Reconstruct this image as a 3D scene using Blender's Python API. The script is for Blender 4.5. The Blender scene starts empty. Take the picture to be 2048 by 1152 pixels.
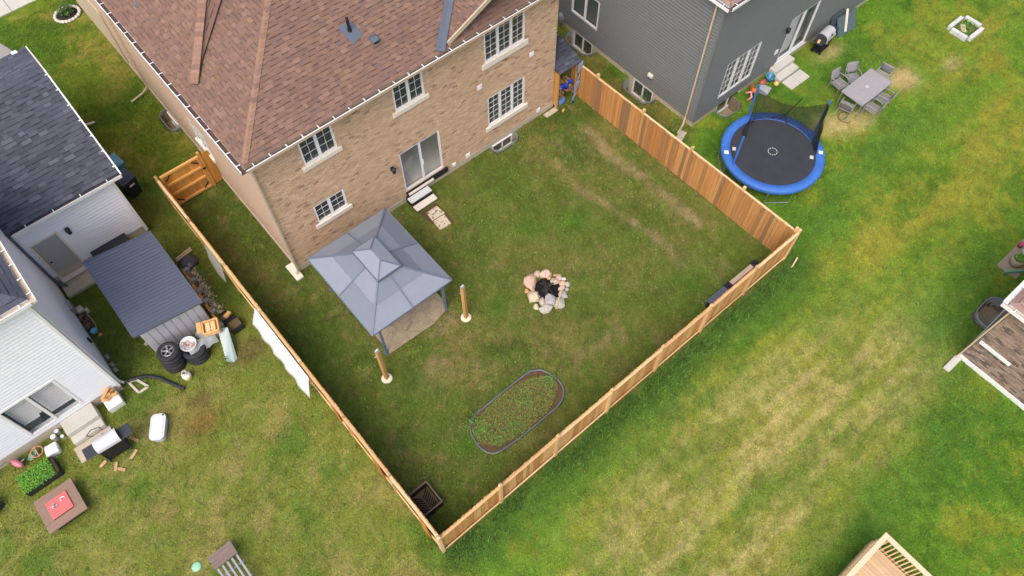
import bpy, math, random
import numpy as np
from mathutils import Vector, Matrix, noise as mnoise

scene = bpy.context.scene
# ------------------------------------------------------------------ camera
CAM_LOC = Vector((-3.4224, -16.5120, 24.7584))
cam_d = bpy.data.cameras.new('camera'); cam = bpy.data.objects.new('camera', cam_d)
scene.collection.objects.link(cam)
cam.matrix_world = Matrix(((0.76408, 0.56141, -0.31780, CAM_LOC.x),
                           (-0.64512, 0.66360, -0.37875, CAM_LOC.y),
                           (-0.00174, 0.49441, 0.86922, CAM_LOC.z), (0, 0, 0, 1)))
cam_d.sensor_width = 36.0; cam_d.lens = 27.008; cam_d.clip_start = 0.1; cam_d.clip_end = 2000
scene.camera = cam
scene.render.resolution_x = 1024; scene.render.resolution_y = 576
# ------------------------------------------------------------------ light: soft overcast
SUN_AZ = math.atan2(-0.85, -0.45); SUN_EL = math.radians(56)
world = bpy.data.worlds.new('World'); scene.world = world; world.use_nodes = True
wn = world.node_tree.nodes; wl = world.node_tree.links
sky = wn.new('ShaderNodeTexSky'); sky.sky_type = 'NISHITA'; sky.sun_disc = False
sky.sun_elevation = SUN_EL; sky.sun_rotation = SUN_AZ
sky.air_density = 0.75; sky.dust_density = 6.0; sky.ozone_density = 0.6; sky.altitude = 300
bg = wn['Background']; bg.inputs['Strength'].default_value = 0.15
wl.new(sky.outputs['Color'], bg.inputs['Color'])
sun_d = bpy.data.lights.new('sun', 'SUN'); sun_d.energy = 0.75; sun_d.angle = math.radians(55); sun_d.color = (1.0, 0.97, 0.93)
sun = bpy.data.objects.new('sun', sun_d); scene.collection.objects.link(sun)
sdir = Vector((math.sin(SUN_AZ) * math.cos(SUN_EL), math.cos(SUN_AZ) * math.cos(SUN_EL), math.sin(SUN_EL)))
sun.rotation_euler = sdir.to_track_quat('Z', 'Y').to_euler(); sun.location = (0, 0, 40)
scene.view_settings.view_transform = 'Standard'; scene.view_settings.look = 'None'
scene.view_settings.exposure = 0.68; scene.view_settings.gamma = 1.0; scene.view_settings.use_curve_mapping = False

# ------------------------------------------------------------------ helpers
COL = scene.collection
R = random.Random(7)
Z = Vector((0, 0, 1))
RI = {}
def lin(r, g, b, k=1.0):
    def c(v):
        v /= 255.0
        return v / 12.92 if v <= .04045 else ((v + .055) / 1.055) ** 2.4
    return (c(r) * k, c(g) * k, c(b) * k)
def jit(c, a, rnd=R):
    k = 1 + rnd.uniform(-a, a)
    return (c[0] * k, c[1] * k, c[2] * k)
def mulc(c, k): return (c[0] * k, c[1] * k, c[2] * k)

class MB:
    def __init__(s, T=None, tint=(1, 1, 1)):
        s.v = []; s.f = []; s.t = []; s.T = T; s.tint = tint
    def add(s, vs, fs, tint=None):
        o = len(s.v)
        s.v += [(s.T @ Vector(p)) if s.T else Vector(p) for p in vs]
        s.f += [tuple(i + o for i in f) for f in fs]
        s.t += [tint or s.tint] * len(fs)
        return s
    def box(s, x0, x1, y0, y1, z0, z1, tint=None):
        return s.add([(x0, y0, z0), (x1, y0, z0), (x1, y1, z0), (x0, y1, z0), (x0, y0, z1), (x1, y0, z1), (x1, y1, z1), (x0, y1, z1)],
                     [(0, 3, 2, 1), (4, 5, 6, 7), (0, 1, 5, 4), (1, 2, 6, 5), (2, 3, 7, 6), (3, 0, 4, 7)], tint)
    def rbox(s, c, size, rz=0, rx=0, ry=0, tint=None):
        M = Matrix.Translation(c) @ Matrix.Rotation(rz, 4, 'Z') @ Matrix.Rotation(ry, 4, 'Y') @ Matrix.Rotation(rx, 4, 'X')
        a, b, d = size[0] / 2, size[1] / 2, size[2] / 2
        vs = [M @ Vector((x, y, z)) for z in (-d, d) for x, y in ((-a, -b), (a, -b), (a, b), (-a, b))]
        return s.add(vs, [(0, 3, 2, 1), (4, 5, 6, 7), (0, 1, 5, 4), (1, 2, 6, 5), (2, 3, 7, 6), (3, 0, 4, 7)], tint)
    def bar(s, p0, p1, w, h, up=(0, 0, 1), tint=None):
        p0 = Vector(p0); p1 = Vector(p1); d = (p1 - p0).normalized(); u = Vector(up)
        if abs(d.dot(u)) > .98: u = Vector((0, 1, 0))
        a = d.cross(u).normalized(); b = a.cross(d)
        vs = [p + a * (i * w / 2) + b * (j * h / 2) for p in (p0, p1) for i, j in ((-1, -1), (1, -1), (1, 1), (-1, 1))]
        return s.add(vs, [(0, 1, 2, 3), (7, 6, 5, 4), (0, 4, 5, 1), (1, 5, 6, 2), (2, 6, 7, 3), (3, 7, 4, 0)], tint)
    def cyl(s, p0, p1, r0, r1=None, n=12, caps=True, tint=None):
        r1 = r0 if r1 is None else r1
        p0 = Vector(p0); p1 = Vector(p1); d = (p1 - p0).normalized()
        u = Vector((1, 0, 0)) if abs(d.x) < .9 else Vector((0, 1, 0))
        a = d.cross(u).normalized(); b = d.cross(a)
        vs = []
        for p, r in ((p0, r0), (p1, r1)):
            vs += [p + (a * math.cos(2 * math.pi * i / n) + b * math.sin(2 * math.pi * i / n)) * r for i in range(n)]
        fs = [(i, (i + 1) % n, n + (i + 1) % n, n + i) for i in range(n)]
        if caps: fs += [tuple(range(n - 1, -1, -1)), tuple(range(n, 2 * n))]
        return s.add(vs, fs, tint)
    def tube(s, pts, r, n=6, closed=False, tint=None):
        pts = [Vector(p) for p in pts]; m = len(pts); vs = []
        for i, p in enumerate(pts):
            q0 = pts[(i - 1) % m] if closed or i > 0 else p
            q1 = pts[(i + 1) % m] if closed or i < m - 1 else p
            d = (q1 - q0).normalized()
            u = Z if abs(d.z) < .95 else Vector((1, 0, 0))
            a = d.cross(u).normalized(); b = a.cross(d)
            rr = r[i] if isinstance(r, (list, tuple)) else r
            vs += [p + (a * math.cos(2 * math.pi * k / n) + b * math.sin(2 * math.pi * k / n)) * rr for k in range(n)]
        fs = []
        for i in range(m if closed else m - 1):
            j = (i + 1) % m
            fs += [(i * n + k, i * n + (k + 1) % n, j * n + (k + 1) % n, j * n + k) for k in range(n)]
        if not closed: fs += [tuple(range(n - 1, -1, -1)), tuple(range((m - 1) * n, m * n))]
        return s.add(vs, fs, tint)
    def lathe(s, prof, c=(0, 0, 0), n=16, tint=None, M=None):
        vs = []; c = Vector(c)
        for r, z in prof:
            for i in range(n):
                p = Vector((r * math.cos(2 * math.pi * i / n), r * math.sin(2 * math.pi * i / n), z))
                if M: p = M @ p
                vs.append(c + p)
        fs = []
        for k in range(len(prof) - 1):
            fs += [(k * n + i, k * n + (i + 1) % n, (k + 1) * n + (i + 1) % n, (k + 1) * n + i) for i in range(n)]
        return s.add(vs, fs, tint)
    def prism(s, poly, z0, z1, tint=None):
        n = len(poly)
        vs = [(x, y, z0) for x, y in poly] + [(x, y, z1) for x, y in poly]
        fs = [tuple(range(n - 1, -1, -1)), tuple(range(n, 2 * n))] + [(i, (i + 1) % n, n + (i + 1) % n, n + i) for i in range(n)]
        return s.add(vs, fs, tint)
    def slab(s, pts, t, tint=None):
        # planar polygon pts (3D), extruded downwards by t along its normal
        pts = [Vector(p) for p in pts]; n = len(pts)
        nr = (pts[1] - pts[0]).cross(pts[2] - pts[1]).normalized()
        vs = [p - nr * t for p in pts] + pts
        fs = [tuple(range(n - 1, -1, -1)), tuple(range(n, 2 * n))] + [(i, (i + 1) % n, n + (i + 1) % n, n + i) for i in range(n)]
        return s.add(vs, fs, tint)
    def ball(s, c, r, n=10, m=7, seed=None, rough=0.0, flat=None, rz=0, tint=None):
        rx, ry, rz_ = (r, r, r) if not isinstance(r, (list, tuple)) else r
        vs = []; c = Vector(c); so = Vector(((seed or 0) * 3.17, (seed or 0) * 1.3, 0))
        cz, sz = math.cos(rz), math.sin(rz)
        for j in range(m + 1):
            ph = math.pi * j / m
            for i in range(n):
                th = 2 * math.pi * i / n
                d = Vector((math.sin(ph) * math.cos(th), math.sin(ph) * math.sin(th), math.cos(ph)))
                k = 1 + rough * mnoise.noise(d * 1.4 + so) + rough * .5 * mnoise.noise(d * 3.1 + so)
                p = Vector((d.x * rx * k, d.y * ry * k, d.z * rz_ * k))
                vs.append(c + Vector((p.x * cz - p.y * sz, p.x * sz + p.y * cz, p.z)))
        fs = []
        for j in range(m):
            fs += [(j * n + i, (j + 1) * n + i, (j + 1) * n + (i + 1) % n, j * n + (i + 1) % n) for i in range(n)]
        return s.add(vs, fs, tint)

def mk_mesh(name, mb, inv=None, smooth=False):
    me = bpy.data.meshes.new(name)
    vs = [inv @ p for p in mb.v] if inv else mb.v
    me.from_pydata([tuple(p) for p in vs], [], mb.f); 
    at = me.attributes.new('tint', 'FLOAT_COLOR', 'FACE')
    at.data.foreach_set('color', np.array([(t[0], t[1], t[2], 1.0) for t in mb.t], dtype=np.float32).ravel())
    if smooth: me.polygons.foreach_set('use_smooth', [True] * len(me.polygons))
    me.update()
    return me
def obj(name, mb, mat, parent=None, smooth=False, bev=0, seg=2, kind=None, label=None, local=False):
    """one mesh object; authored in world coordinates unless local"""
    inv = None
    if parent is not None and not local: inv = RI.get(parent.name)
    loc = None
    if parent is None:
        xs = [p.x for p in mb.v]; ys = [p.y for p in mb.v]; zs = [p.z for p in mb.v]
        loc = Vector(((min(xs) + max(xs)) / 2, (min(ys) + max(ys)) / 2, min(zs)))
        inv = Matrix.Translation(-loc)
    me = mk_mesh(name, mb, inv, smooth)
    me.materials.append(mat)
    o = bpy.data.objects.new(name, me); COL.objects.link(o)
    if parent is not None:
        o.parent = parent; RI[o.name] = RI.get(parent.name)
    else: o.location = loc
    if bev:
        md = o.modifiers.new('bevel', 'BEVEL'); md.width = bev; md.segments = seg; md.limit_method = 'ANGLE'; md.angle_limit = .6
    if kind: o['kind'] = kind
    if label: o['label'] = label
    return o
def inst(name, me, mat, parent, M):
    """object sharing mesh data, world matrix M"""
    o = bpy.data.objects.new(name, me); COL.objects.link(o); o.parent = parent
    inv = RI.get(parent.name)
    o.matrix_basis = (inv @ M) if inv else M
    return o
def tag(o, label, cat, group=None):
    o['label'] = label; o['category'] = cat
    if group: o['group'] = group
    return o
def thing(name, label, cat, loc=(0, 0, 0), rz=0, group=None):
    o = bpy.data.objects.new(name, None); COL.objects.link(o); o.empty_display_size = .2
    o.location = loc; o.rotation_euler = (0, 0, rz)
    RI[o.name] = (Matrix.Translation(loc) @ Matrix.Rotation(rz, 4, 'Z')).inverted()
    return tag(o, label, cat, group)
def struct(name, mb, mat, kind='structure', **k):
    o = obj(name, mb, mat, None, **k); o['kind'] = kind; return o
def copy_tree(root, loc, rz, label=None):
    r = root.copy(); COL.objects.link(r); r.location = loc; r.rotation_euler = (0, 0, rz)
    if label: r['label'] = label
    for ch in root.children:
        c = ch.copy(); COL.objects.link(c); c.parent = r
        for g in ch.children:
            d = g.copy(); COL.objects.link(d); d.parent = c
    return r
def wallT(ox, oy, inx, iny, oz=0):
    """frame: local x to the right along the wall seen from outside, local y into the wall, z up"""
    i = Vector((inx, iny, 0)); u = i.cross(Z)
    return Matrix(((u.x, i.x, 0, ox), (u.y, i.y, 0, oy), (0, 0, 1, oz), (0, 0, 0, 1)))

# ------------------------------------------------------------------ materials
def mat(name, col=(1, 1, 1), rough=.75, metal=0., var=.12, scale=5., stretch=(1, 1, 1), bump=0., bscale=40., attr=False, var2=.0, scale2=.7, alpha=1., spec=.4, hue=None):
    m = bpy.data.materials.new(name); m.use_nodes = True
    N = m.node_tree.nodes; L = m.node_tree.links; P = N['Principled BSDF']
    P.inputs['Roughness'].default_value = rough; P.inputs['Metallic'].default_value = metal
    P.inputs['Specular IOR Level'].default_value = spec; P.inputs['Alpha'].default_value = alpha
    geo = N.new('ShaderNodeNewGeometry'); mp = N.new('ShaderNodeMapping'); mp.inputs['Scale'].default_value = stretch
    L.new(geo.outputs['Position'], mp.inputs['Vector'])
    def nz(sc, v):
        n = N.new('ShaderNodeTexNoise'); n.inputs['Scale'].default_value = sc; n.inputs['Detail'].default_value = 5; n.inputs['Roughness'].default_value = .65
        L.new(mp.outputs['Vector'], n.inputs['Vector'])
        r = N.new('ShaderNodeMapRange'); r.inputs['From Min'].default_value = .25; r.inputs['From Max'].default_value = .75
        r.inputs['To Min'].default_value = 1 - v; r.inputs['To Max'].default_value = 1 + v; r.clamp = False
        L.new(n.outputs['Fac'], r.inputs['Value']); return r.outputs['Result']
    def mul(a, f):
        x = N.new('ShaderNodeVectorMath'); x.operation = 'SCALE'; L.new(a, x.inputs[0]); L.new(f, x.inputs['Scale']); return x.outputs['Vector']
    if attr:
        a = N.new('ShaderNodeAttribute'); a.attribute_name = 'tint'
        x = N.new('ShaderNodeVectorMath'); x.operation = 'MULTIPLY'; L.new(a.outputs['Color'], x.inputs[0]); x.inputs[1].default_value = col; c = x.outputs['Vector']
    else:
        rgb = N.new('ShaderNodeRGB'); rgb.outputs[0].default_value = (*col, 1); c = rgb.outputs[0]
    c = mul(c, nz(scale, var))
    if var2: c = mul(c, nz(scale2, var2))
    L.new(c, P.inputs['Base Color'])
    if bump:
        n = N.new('ShaderNodeTexNoise'); n.inputs['Scale'].default_value = bscale; n.inputs['Detail'].default_value = 4
        L.new(mp.outputs['Vector'], n.inputs['Vector'])
        b = N.new('ShaderNodeBump'); b.inputs['Strength'].default_value = bump; b.inputs['Distance'].default_value = .02
        L.new(n.outputs['Fac'], b.inputs['Height']); L.new(b.outputs['Normal'], P.inputs['Normal'])
    return m

M = {}
M['shingle'] = mat('shingle', rough=.95, var=.16, scale=45, attr=True, var2=.06, scale2=.8, spec=.15, bump=.25, bscale=120)
M['brick'] = mat('brick', rough=.92, var=.10, scale=30, attr=True, var2=.05, scale2=1.2, spec=.2, bump=.2, bscale=90)
M['mortar'] = mat('mortar', lin(190, 172, 152), rough=.95, var=.1, scale=20, spec=.15)
M['brickside'] = mat('brickside', lin(196, 172, 148), rough=.92, var=.16, scale=6, stretch=(1, 1, 3.2), var2=.05, spec=.2, bump=.3, bscale=14)
M['concrete'] = mat('concrete', lin(188, 176, 156), rough=.95, var=.12, scale=9, var2=.1, spec=.2)
M['slabconc'] = mat('slabconc', lin(196, 192, 182), rough=.95, var=.08, scale=14, var2=.08, scale2=1.5, spec=.2)
M['white'] = mat('white', lin(232, 232, 230), rough=.45, var=.04, scale=4)
M['stone'] = mat('stone', lin(226, 216, 200), rough=.85, var=.08, scale=12, spec=.25)
M['gutter'] = mat('gutter', lin(226, 214, 200), rough=.45, var=.05)
M['gutterin'] = mat('gutterin', lin(92, 74, 66), rough=.8, var=.25, scale=8)
M['soffit'] = mat('soffit', lin(196, 178, 152), rough=.6, var=.06)
M['metalgrey'] = mat('metalgrey', lin(98, 106, 118), rough=.5, metal=.2, var=.08)
M['black'] = mat('black', lin(34, 36, 40), rough=.55, var=.2, scale=7)
M['blackplastic'] = mat('blackplastic', lin(44, 47, 54), rough=.42, var=.15, scale=5)
M['galv'] = mat('galv', lin(168, 176, 180), rough=.38, metal=.55, var=.12, scale=8)
M['chrome'] = mat('chrome', lin(205, 205, 208), rough=.25, metal=.7, var=.06)
M['sidwhite'] = mat('sidwhite', lin(238, 241, 246), rough=.5, var=.03, scale=3, stretch=(.5, .5, 3))
M['sidgrey'] = mat('sidgrey', lin(112, 115, 115), rough=.55, var=.05, scale=4, stretch=(.5, .5, 4))
M['trimgrey'] = mat('trimgrey', lin(112, 115, 114), rough=.5, var=.04)
M['doorgrey'] = mat('doorgrey', lin(176, 174, 170), rough=.5, var=.05)
M['room'] = mat('room', lin(218, 214, 204), rough=.9, var=.05)
M['dark'] = mat('dark', lin(38, 36, 34), rough=.9, var=.2)
M['soil'] = mat('soil', lin(92, 74, 54), rough=1, var=.3, scale=9, bump=.6, bscale=22, spec=.1)
M['gravel'] = mat('gravel', lin(150, 138, 112), rough=1, var=.4, scale=26, bump=.8, bscale=30, spec=.1)
M['wood'] = mat('wood', rough=.85, var=.16, scale=3.0, stretch=(9, 9, .8), attr=True, var2=.1, scale2=.5, spec=.15, bump=.15, bscale=12)
M['woodx'] = mat('woodx', rough=.85, var=.16, scale=3.0, stretch=(.8, 9, 9), attr=True, spec=.15)
M['woody'] = mat('woody', rough=.85, var=.16, scale=3.0, stretch=(9, .8, 9), attr=True, spec=.15)
M['rock'] = mat('rock', rough=.92, var=.16, scale=11, attr=True, spec=.2, bump=.5, bscale=24)
M['leaf'] = mat('leaf', rough=.75, var=.12, scale=12, attr=True, spec=.25)
M['paint'] = mat('paint', rough=.5, var=.06, scale=6, attr=True)
M['gloss'] = mat('gloss', rough=.25, var=.05, scale=5, attr=True, spec=.5)
M['fabric'] = mat('fabric', rough=.9, var=.08, scale=20, attr=True, spec=.15)
M['tyre'] = mat('tyre', lin(48, 49, 53), rough=.8, var=.15, scale=20)
M['gaz'] = mat('gaz', rough=.5, var=.05, scale=2.2, attr=True, spec=.35)
M['shedroof'] = mat('shedroof', lin(106, 112, 128), rough=.42, metal=.3, var=.07, scale=2.5, stretch=(.4, 3, 1))
M['shedwall'] = mat('shedwall', lin(186, 186, 190), rough=.5, var=.05)
M['blue'] = mat('blue', lin(62, 112, 190), rough=.6, var=.14, scale=2.2)
M['mat'] = mat('mat', lin(54, 56, 62), rough=.75, var=.2, scale=1.6)
M['gutterface'] = mat('gutterface', lin(196, 170, 142), rough=.5, var=.05)
M['net'] = mat('net', lin(30, 34, 32), rough=.9, var=.1, alpha=.62)
M['plasticclear'] = mat('plasticclear', lin(200, 206, 208), rough=.2, var=.05, alpha=.55)
M['glasssheet'] = mat('glasssheet', lin(150, 172, 172), rough=.1, var=.05, alpha=.8)
M['pane'] = mat('pane', lin(84, 94, 94), rough=.04, var=.02, alpha=.34, spec=.8)
M['paneclear'] = mat('paneclear', lin(110, 125, 128), rough=.04, var=.02, alpha=.14, spec=.8)
# ------------------------------------------------------------------ building kit
def cut(a0, a1, z0, z1, ops):
    """rectangles of a0..a1 x z0..z1 left over after the openings (a0,a1,z0,z1)"""
    zs = sorted({z0, z1} | {z for o in ops for z in o[2:] if z0 < z < z1})
    out = []
    for zb, zt in zip(zs[:-1], zs[1:]):
        iv = [(a0, a1)]
        for o in ops:
            if o[2] < zt - 1e-6 and o[3] > zb + 1e-6:
                nv = []
                for s, e in iv:
                    if o[1] <= s or o[0] >= e: nv.append((s, e)); continue
                    if o[0] > s: nv.append((s, o[0]))
                    if o[1] < e: nv.append((o[1], e))
                iv = nv
        out += [(s, e, zb, zt) for s, e in iv if e - s > 1e-4]
    return out
def pieces(parent, plist, name, many, material, nobj):
    """plist of (distance, MB): the nearest become objects of their own, the rest one part"""
    plist.sort(key=lambda q: q[0])
    for d, mb in plist[:nobj]: obj(name, mb, material, parent)
    if len(plist) > nobj:
        big = MB()
        for d, mb in plist[nobj:]:
            o = len(big.v); big.v += mb.v; big.f += [tuple(i + o for i in f) for f in mb.f]; big.t += mb.t
        obj(many, big, material, parent, kind='stuff')
def wall_core(parent, T, a0, a1, z0, z1, ops, material, name='wall', th=.22, d0=.012):
    mb = MB(T)
    for s, e, b, t in cut(a0, a1, z0, z1, ops): mb.box(s, e, d0, th, b, t)
    return obj(name, mb, material, parent)
def brick_list(T, a0, a1, z0, z1, ops, pal, seed, bl=.2, bh=.064, j=.011, proud=.008):
    r = random.Random(seed); out = []
    k = 0; z = z0
    while z < z1 - .02:
        zt = min(z + bh, z1); a = a0 - (bl + j) * (.5 if k % 2 else 0)
        run = 0; tint = None
        while a < a1:
            s, e = max(a, a0), min(a + bl, a1)
            if e - s > .03:
                tint = jit(r.choices(pal[0], pal[1])[0], .07, r)
                for s2, e2, b2, t2 in cut(s, e, z, zt, ops):
                    if e2 - s2 < .02 or t2 - b2 < .02: continue
                    mb = MB(T, tint); y = -r.uniform(0, .003)
                    mb.add([(s2, y, b2), (e2, y, b2), (e2, y, t2), (s2, y, t2), (s2, .02, b2), (e2, .02, b2), (e2, .02, t2), (s2, .02, t2)],
                           [(0, 1, 2, 3), (1, 0, 4, 5), (2, 1, 5, 6), (3, 2, 6, 7), (0, 3, 7, 4)])
                    out.append(((mb.v[0] - CAM_LOC).length, mb))
            a += bl + j
        z += bh + j; k += 1
    return out
def siding(parent, T, a0, a1, z0, z1, ops, material, lap=.15, per=1, dp=.034):
    """clapboard courses: every lap is one object"""
    z = z0
    while z < z1 - .01:
        mbs = []
        for q in range(per):
            zb = z + q * lap; zt = min(zb + lap, z1)
            if zb >= z1: break
            for s, e, b, t in cut(a0, a1, zb, zt, ops):
                zk = zb + lap * .5                      # dutch lap: flat face, then a slope back to the wall
                mb = next((m for m in mbs if m[1] < e and m[2] > s), None)
                if mb is None: mb = [MB(T), s, e]; mbs.append(mb)
                mb[1] = min(mb[1], s); mb[2] = max(mb[2], e); mb = mb[0]
                def dep(z): return -dp if z <= zk else -dp * (1 - (z - zk) / (zb + lap - zk))
                lv = [b] + ([zk] if b < zk < t else []) + [t]; vs = []
                for z_ in lv: vs += [(s, dep(z_), z_), (e, dep(z_), z_)]
                fs = [(2 * i, 2 * i + 1, 2 * i + 3, 2 * i + 2) for i in range(len(lv) - 1)]; n_ = len(vs)
                vs += [(s, .012, b), (e, .012, b), (e, .012, t), (s, .012, t)]
                fs += [(1, 0, n_, n_ + 1), (n_ - 2, n_ - 1, n_ + 2, n_ + 3), tuple([2 * i for i in range(len(lv))] + [n_ + 3, n_]), tuple([2 * i + 1 for i in range(len(lv) - 1, -1, -1)] + [n_ + 1, n_ + 2])]
                mb.add(vs, fs)
        for m in mbs: obj('siding_panel', m[0], material, parent)
        z += lap * per
def clip(poly, A, B):
    """keep the part of a 2D polygon left of the line A->B"""
    out = []; n = len(poly)
    def sd(p): return (B[0] - A[0]) * (p[1] - A[1]) - (B[1] - A[1]) * (p[0] - A[0])
    for i in range(n):
        p, q = poly[i], poly[(i + 1) % n]; sp, sq = sd(p), sd(q)
        if sp >= 0: out.append(p)
        if (sp > 0 and sq < 0) or (sp < 0 and sq > 0):
            t = sp / (sp - sq); out.append((p[0] + (q[0] - p[0]) * t, p[1] + (q[1] - p[1]) * t))
    return out
def shingle_list(pts, pal, seed, expo=.15, wmin=.11, wmax=.28, lim=None):
    """shingle tabs on a convex planar roof polygon pts; pts[0]->pts[1] is the eave"""
    r = random.Random(seed); pts = [Vector(p) for p in pts]; O = pts[0]
    u = (pts[1] - pts[0]).normalized(); n = u.cross(pts[2] - pts[1]).normalized(); v = n.cross(u)
    poly = [((p - O).dot(u), (p - O).dot(v)) for p in pts]
    amin = min(p[0] for p in poly); amax = max(p[0] for p in poly); bmax = max(p[1] for p in poly)
    T = Matrix(((u.x, v.x, n.x, O.x), (u.y, v.y, n.y, O.y), (u.z, v.z, n.z, O.z), (0, 0, 0, 1)))
    out = []; k = 0
    while k * expo < bmax:
        b0 = k * expo; a = amin - r.uniform(0, wmax); high = False
        while a < amax:
            w = r.uniform(wmin, wmax); high = not high if r.random() < .8 else high
            tl = .021 if high else .008
            tint = jit(r.choices(pal[0], pal[1])[0], .07, r)
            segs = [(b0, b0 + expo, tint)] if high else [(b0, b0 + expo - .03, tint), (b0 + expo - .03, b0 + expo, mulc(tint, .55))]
            mb = MB(T)
            for s0, s1, tt in segs:
                q = [(a, s0), (a + w, s0), (a + w, s1), (a, s1)]
                for i in range(len(poly)):
                    q = clip(q, poly[i], poly[(i + 1) % len(poly)])
                    if len(q) < 3: break
                if len(q) < 3: continue
                m = len(q)
                hs = [.004 + (tl - .004) * (1 - (p[1] - b0) / expo) for p in q]
                vs = [(p[0], p[1], h) for p, h in zip(q, hs)] + [(p[0], p[1], 0) for p in q]
                mb.add(vs, [tuple(range(m))], tt)
                mb.f += [tuple(len(mb.v) - 2 * m + i for i in (m + e, m + (e + 1) % m, (e + 1) % m, e)) for e in range(m)]
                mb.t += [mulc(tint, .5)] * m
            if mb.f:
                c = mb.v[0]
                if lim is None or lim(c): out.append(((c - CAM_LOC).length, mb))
            a += w
        k += 1
    return out
def caps(parent, p0, p1, dirs, pal, seed, w=.16, step=.15, name='ridge_cap'):
    """folded cap shingles along a hip; dirs = the two slope directions away from the line"""
    r = random.Random(seed); p0 = Vector(p0); p1 = Vector(p1); d = (p1 - p0).normalized(); L = (p1 - p0).length
    A, B = [Vector(q).normalized() for q in dirs]; up = d.cross(A).normalized()
    if up.z < 0: up = -up
    k = 0
    while k * step < L:
        a = p0 + d * (k * step); b = a + d * (step + .03); tint = jit(r.choice(pal), .08, r)
        h0, h1 = .034, .016
        mb = MB(None, tint)
        uz = Vector((0, 0, 1))
        vs = [a + A * w + uz * h0, a + uz * (h0 + .012), a + B * w + uz * h0, b + A * w + uz * h1, b + uz * (h1 + .012), b + B * w + uz * h1,
              a + A * w, a + B * w, b + A * w, b + B * w, a]
        mb.add(vs, [(0, 1, 4, 3), (1, 2, 5, 4), (6, 0, 3, 8), (2, 7, 9, 5), (6, 10, 1, 0), (10, 7, 2, 1)])
        obj(name, mb, M['shingle'], parent); k += 1
def gutter(parent, p0, p1, outn, straps=.55, w=.15, h=.11, material='gutter', inside='gutterin'):
    """open trough from p0 to p1 (its inner top edge); outn = outward direction"""
    p0 = Vector(p0); p1 = Vector(p1); o = Vector(outn).normalized(); L = (p1 - p0).length; d = (p1 - p0) / L
    def seg(mb, a, b, c, e):  # box between offsets a..b outward and c..e vertical
        vs = [q + o * x + Z * z for q in (p0, p1) for x, z in ((a, c), (b, c), (b, e), (a, e))]
        mb.add(vs, [(0, 1, 2, 3), (7, 6, 5, 4), (0, 4, 5, 1), (1, 5, 6, 2), (2, 6, 7, 3), (3, 7, 4, 0)])
    g = MB(); seg(g, w - .006, w + .012, -h, 0); seg(g, 0, w - .006, -h, -h + .01)
    gu = obj('gutter', g, M[material], parent)
    l = MB(); seg(l, w - .012, w + .02, .001, .016); obj('gutter_lip', l, M['white'], gu)
    i = MB(); seg(i, .003, w - .01, -h + .012, -.06); obj('gutter_debris', i, M[inside], gu)
    n = max(1, int(L / straps))
    sm = None
    for k in range(n):
        q = p0 + d * (L * (k + .5) / n)
        mb = MB(); mb.bar(q + o * .0 + Z * .012, q + o * (w + .01) + Z * .02, .03, .012); obj('gutter_strap', mb, M['white'], gu)
    return gu
def window(parent, T, a0, a1, z0, z1, sashes=2, cols=2, rows=3, dep=.04, sill=None, pane='pane', fr=.065, mull=.11, mat_f='white', name='window', muntin=True):
    f = MB(T); d0, d1 = dep - .03, dep + .04
    f.box(a0, a1, d0, d1, z0, z0 + fr); f.box(a0, a1, d0, d1, z1 - fr, z1)
    f.box(a0, a0 + fr, d0, d1, z0 + fr, z1 - fr); f.box(a1 - fr, a1, d0, d1, z0 + fr, z1 - fr)
    w = (a1 - a0 - 2 * fr - (sashes - 1) * mull) / sashes
    for s in range(1, sashes):
        x = a0 + fr + s * w + (s - 1) * mull; f.box(x, x + mull, d0, d1, z0 + fr, z1 - fr)
    fo = obj(name, f, M[mat_f], parent)
    for s in range(sashes):
        x0 = a0 + fr + s * (w + mull); x1 = x0 + w
        b = MB(T); b.box(x0, x1, dep + .012, dep + .02, z0 + fr, z1 - fr); obj('pane', b, M[pane], fo)
        if muntin:
            for c in range(1, cols):
                x = x0 + w * c / cols; b = MB(T); b.box(x - .0065, x + .0065, dep - .006, dep + .010, z0 + fr, z1 - fr); obj('muntin', b, M['white'], fo)
            for q in range(1, rows):
                z = z0 + fr + (z1 - z0 - 2 * fr) * q / rows; b = MB(T); b.box(x0, x1, dep - .004, dep + .008, z - .0065, z + .0065); obj('muntin', b, M['white'], fo)
    if sill:
        b = MB(T); b.box(a0 - .14, a1 + .14, -.07, dep - .03, sill, z0 - .002); obj('sill', b, M['stone'], fo, bev=.008)
    return fo
WELLS = []
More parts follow.
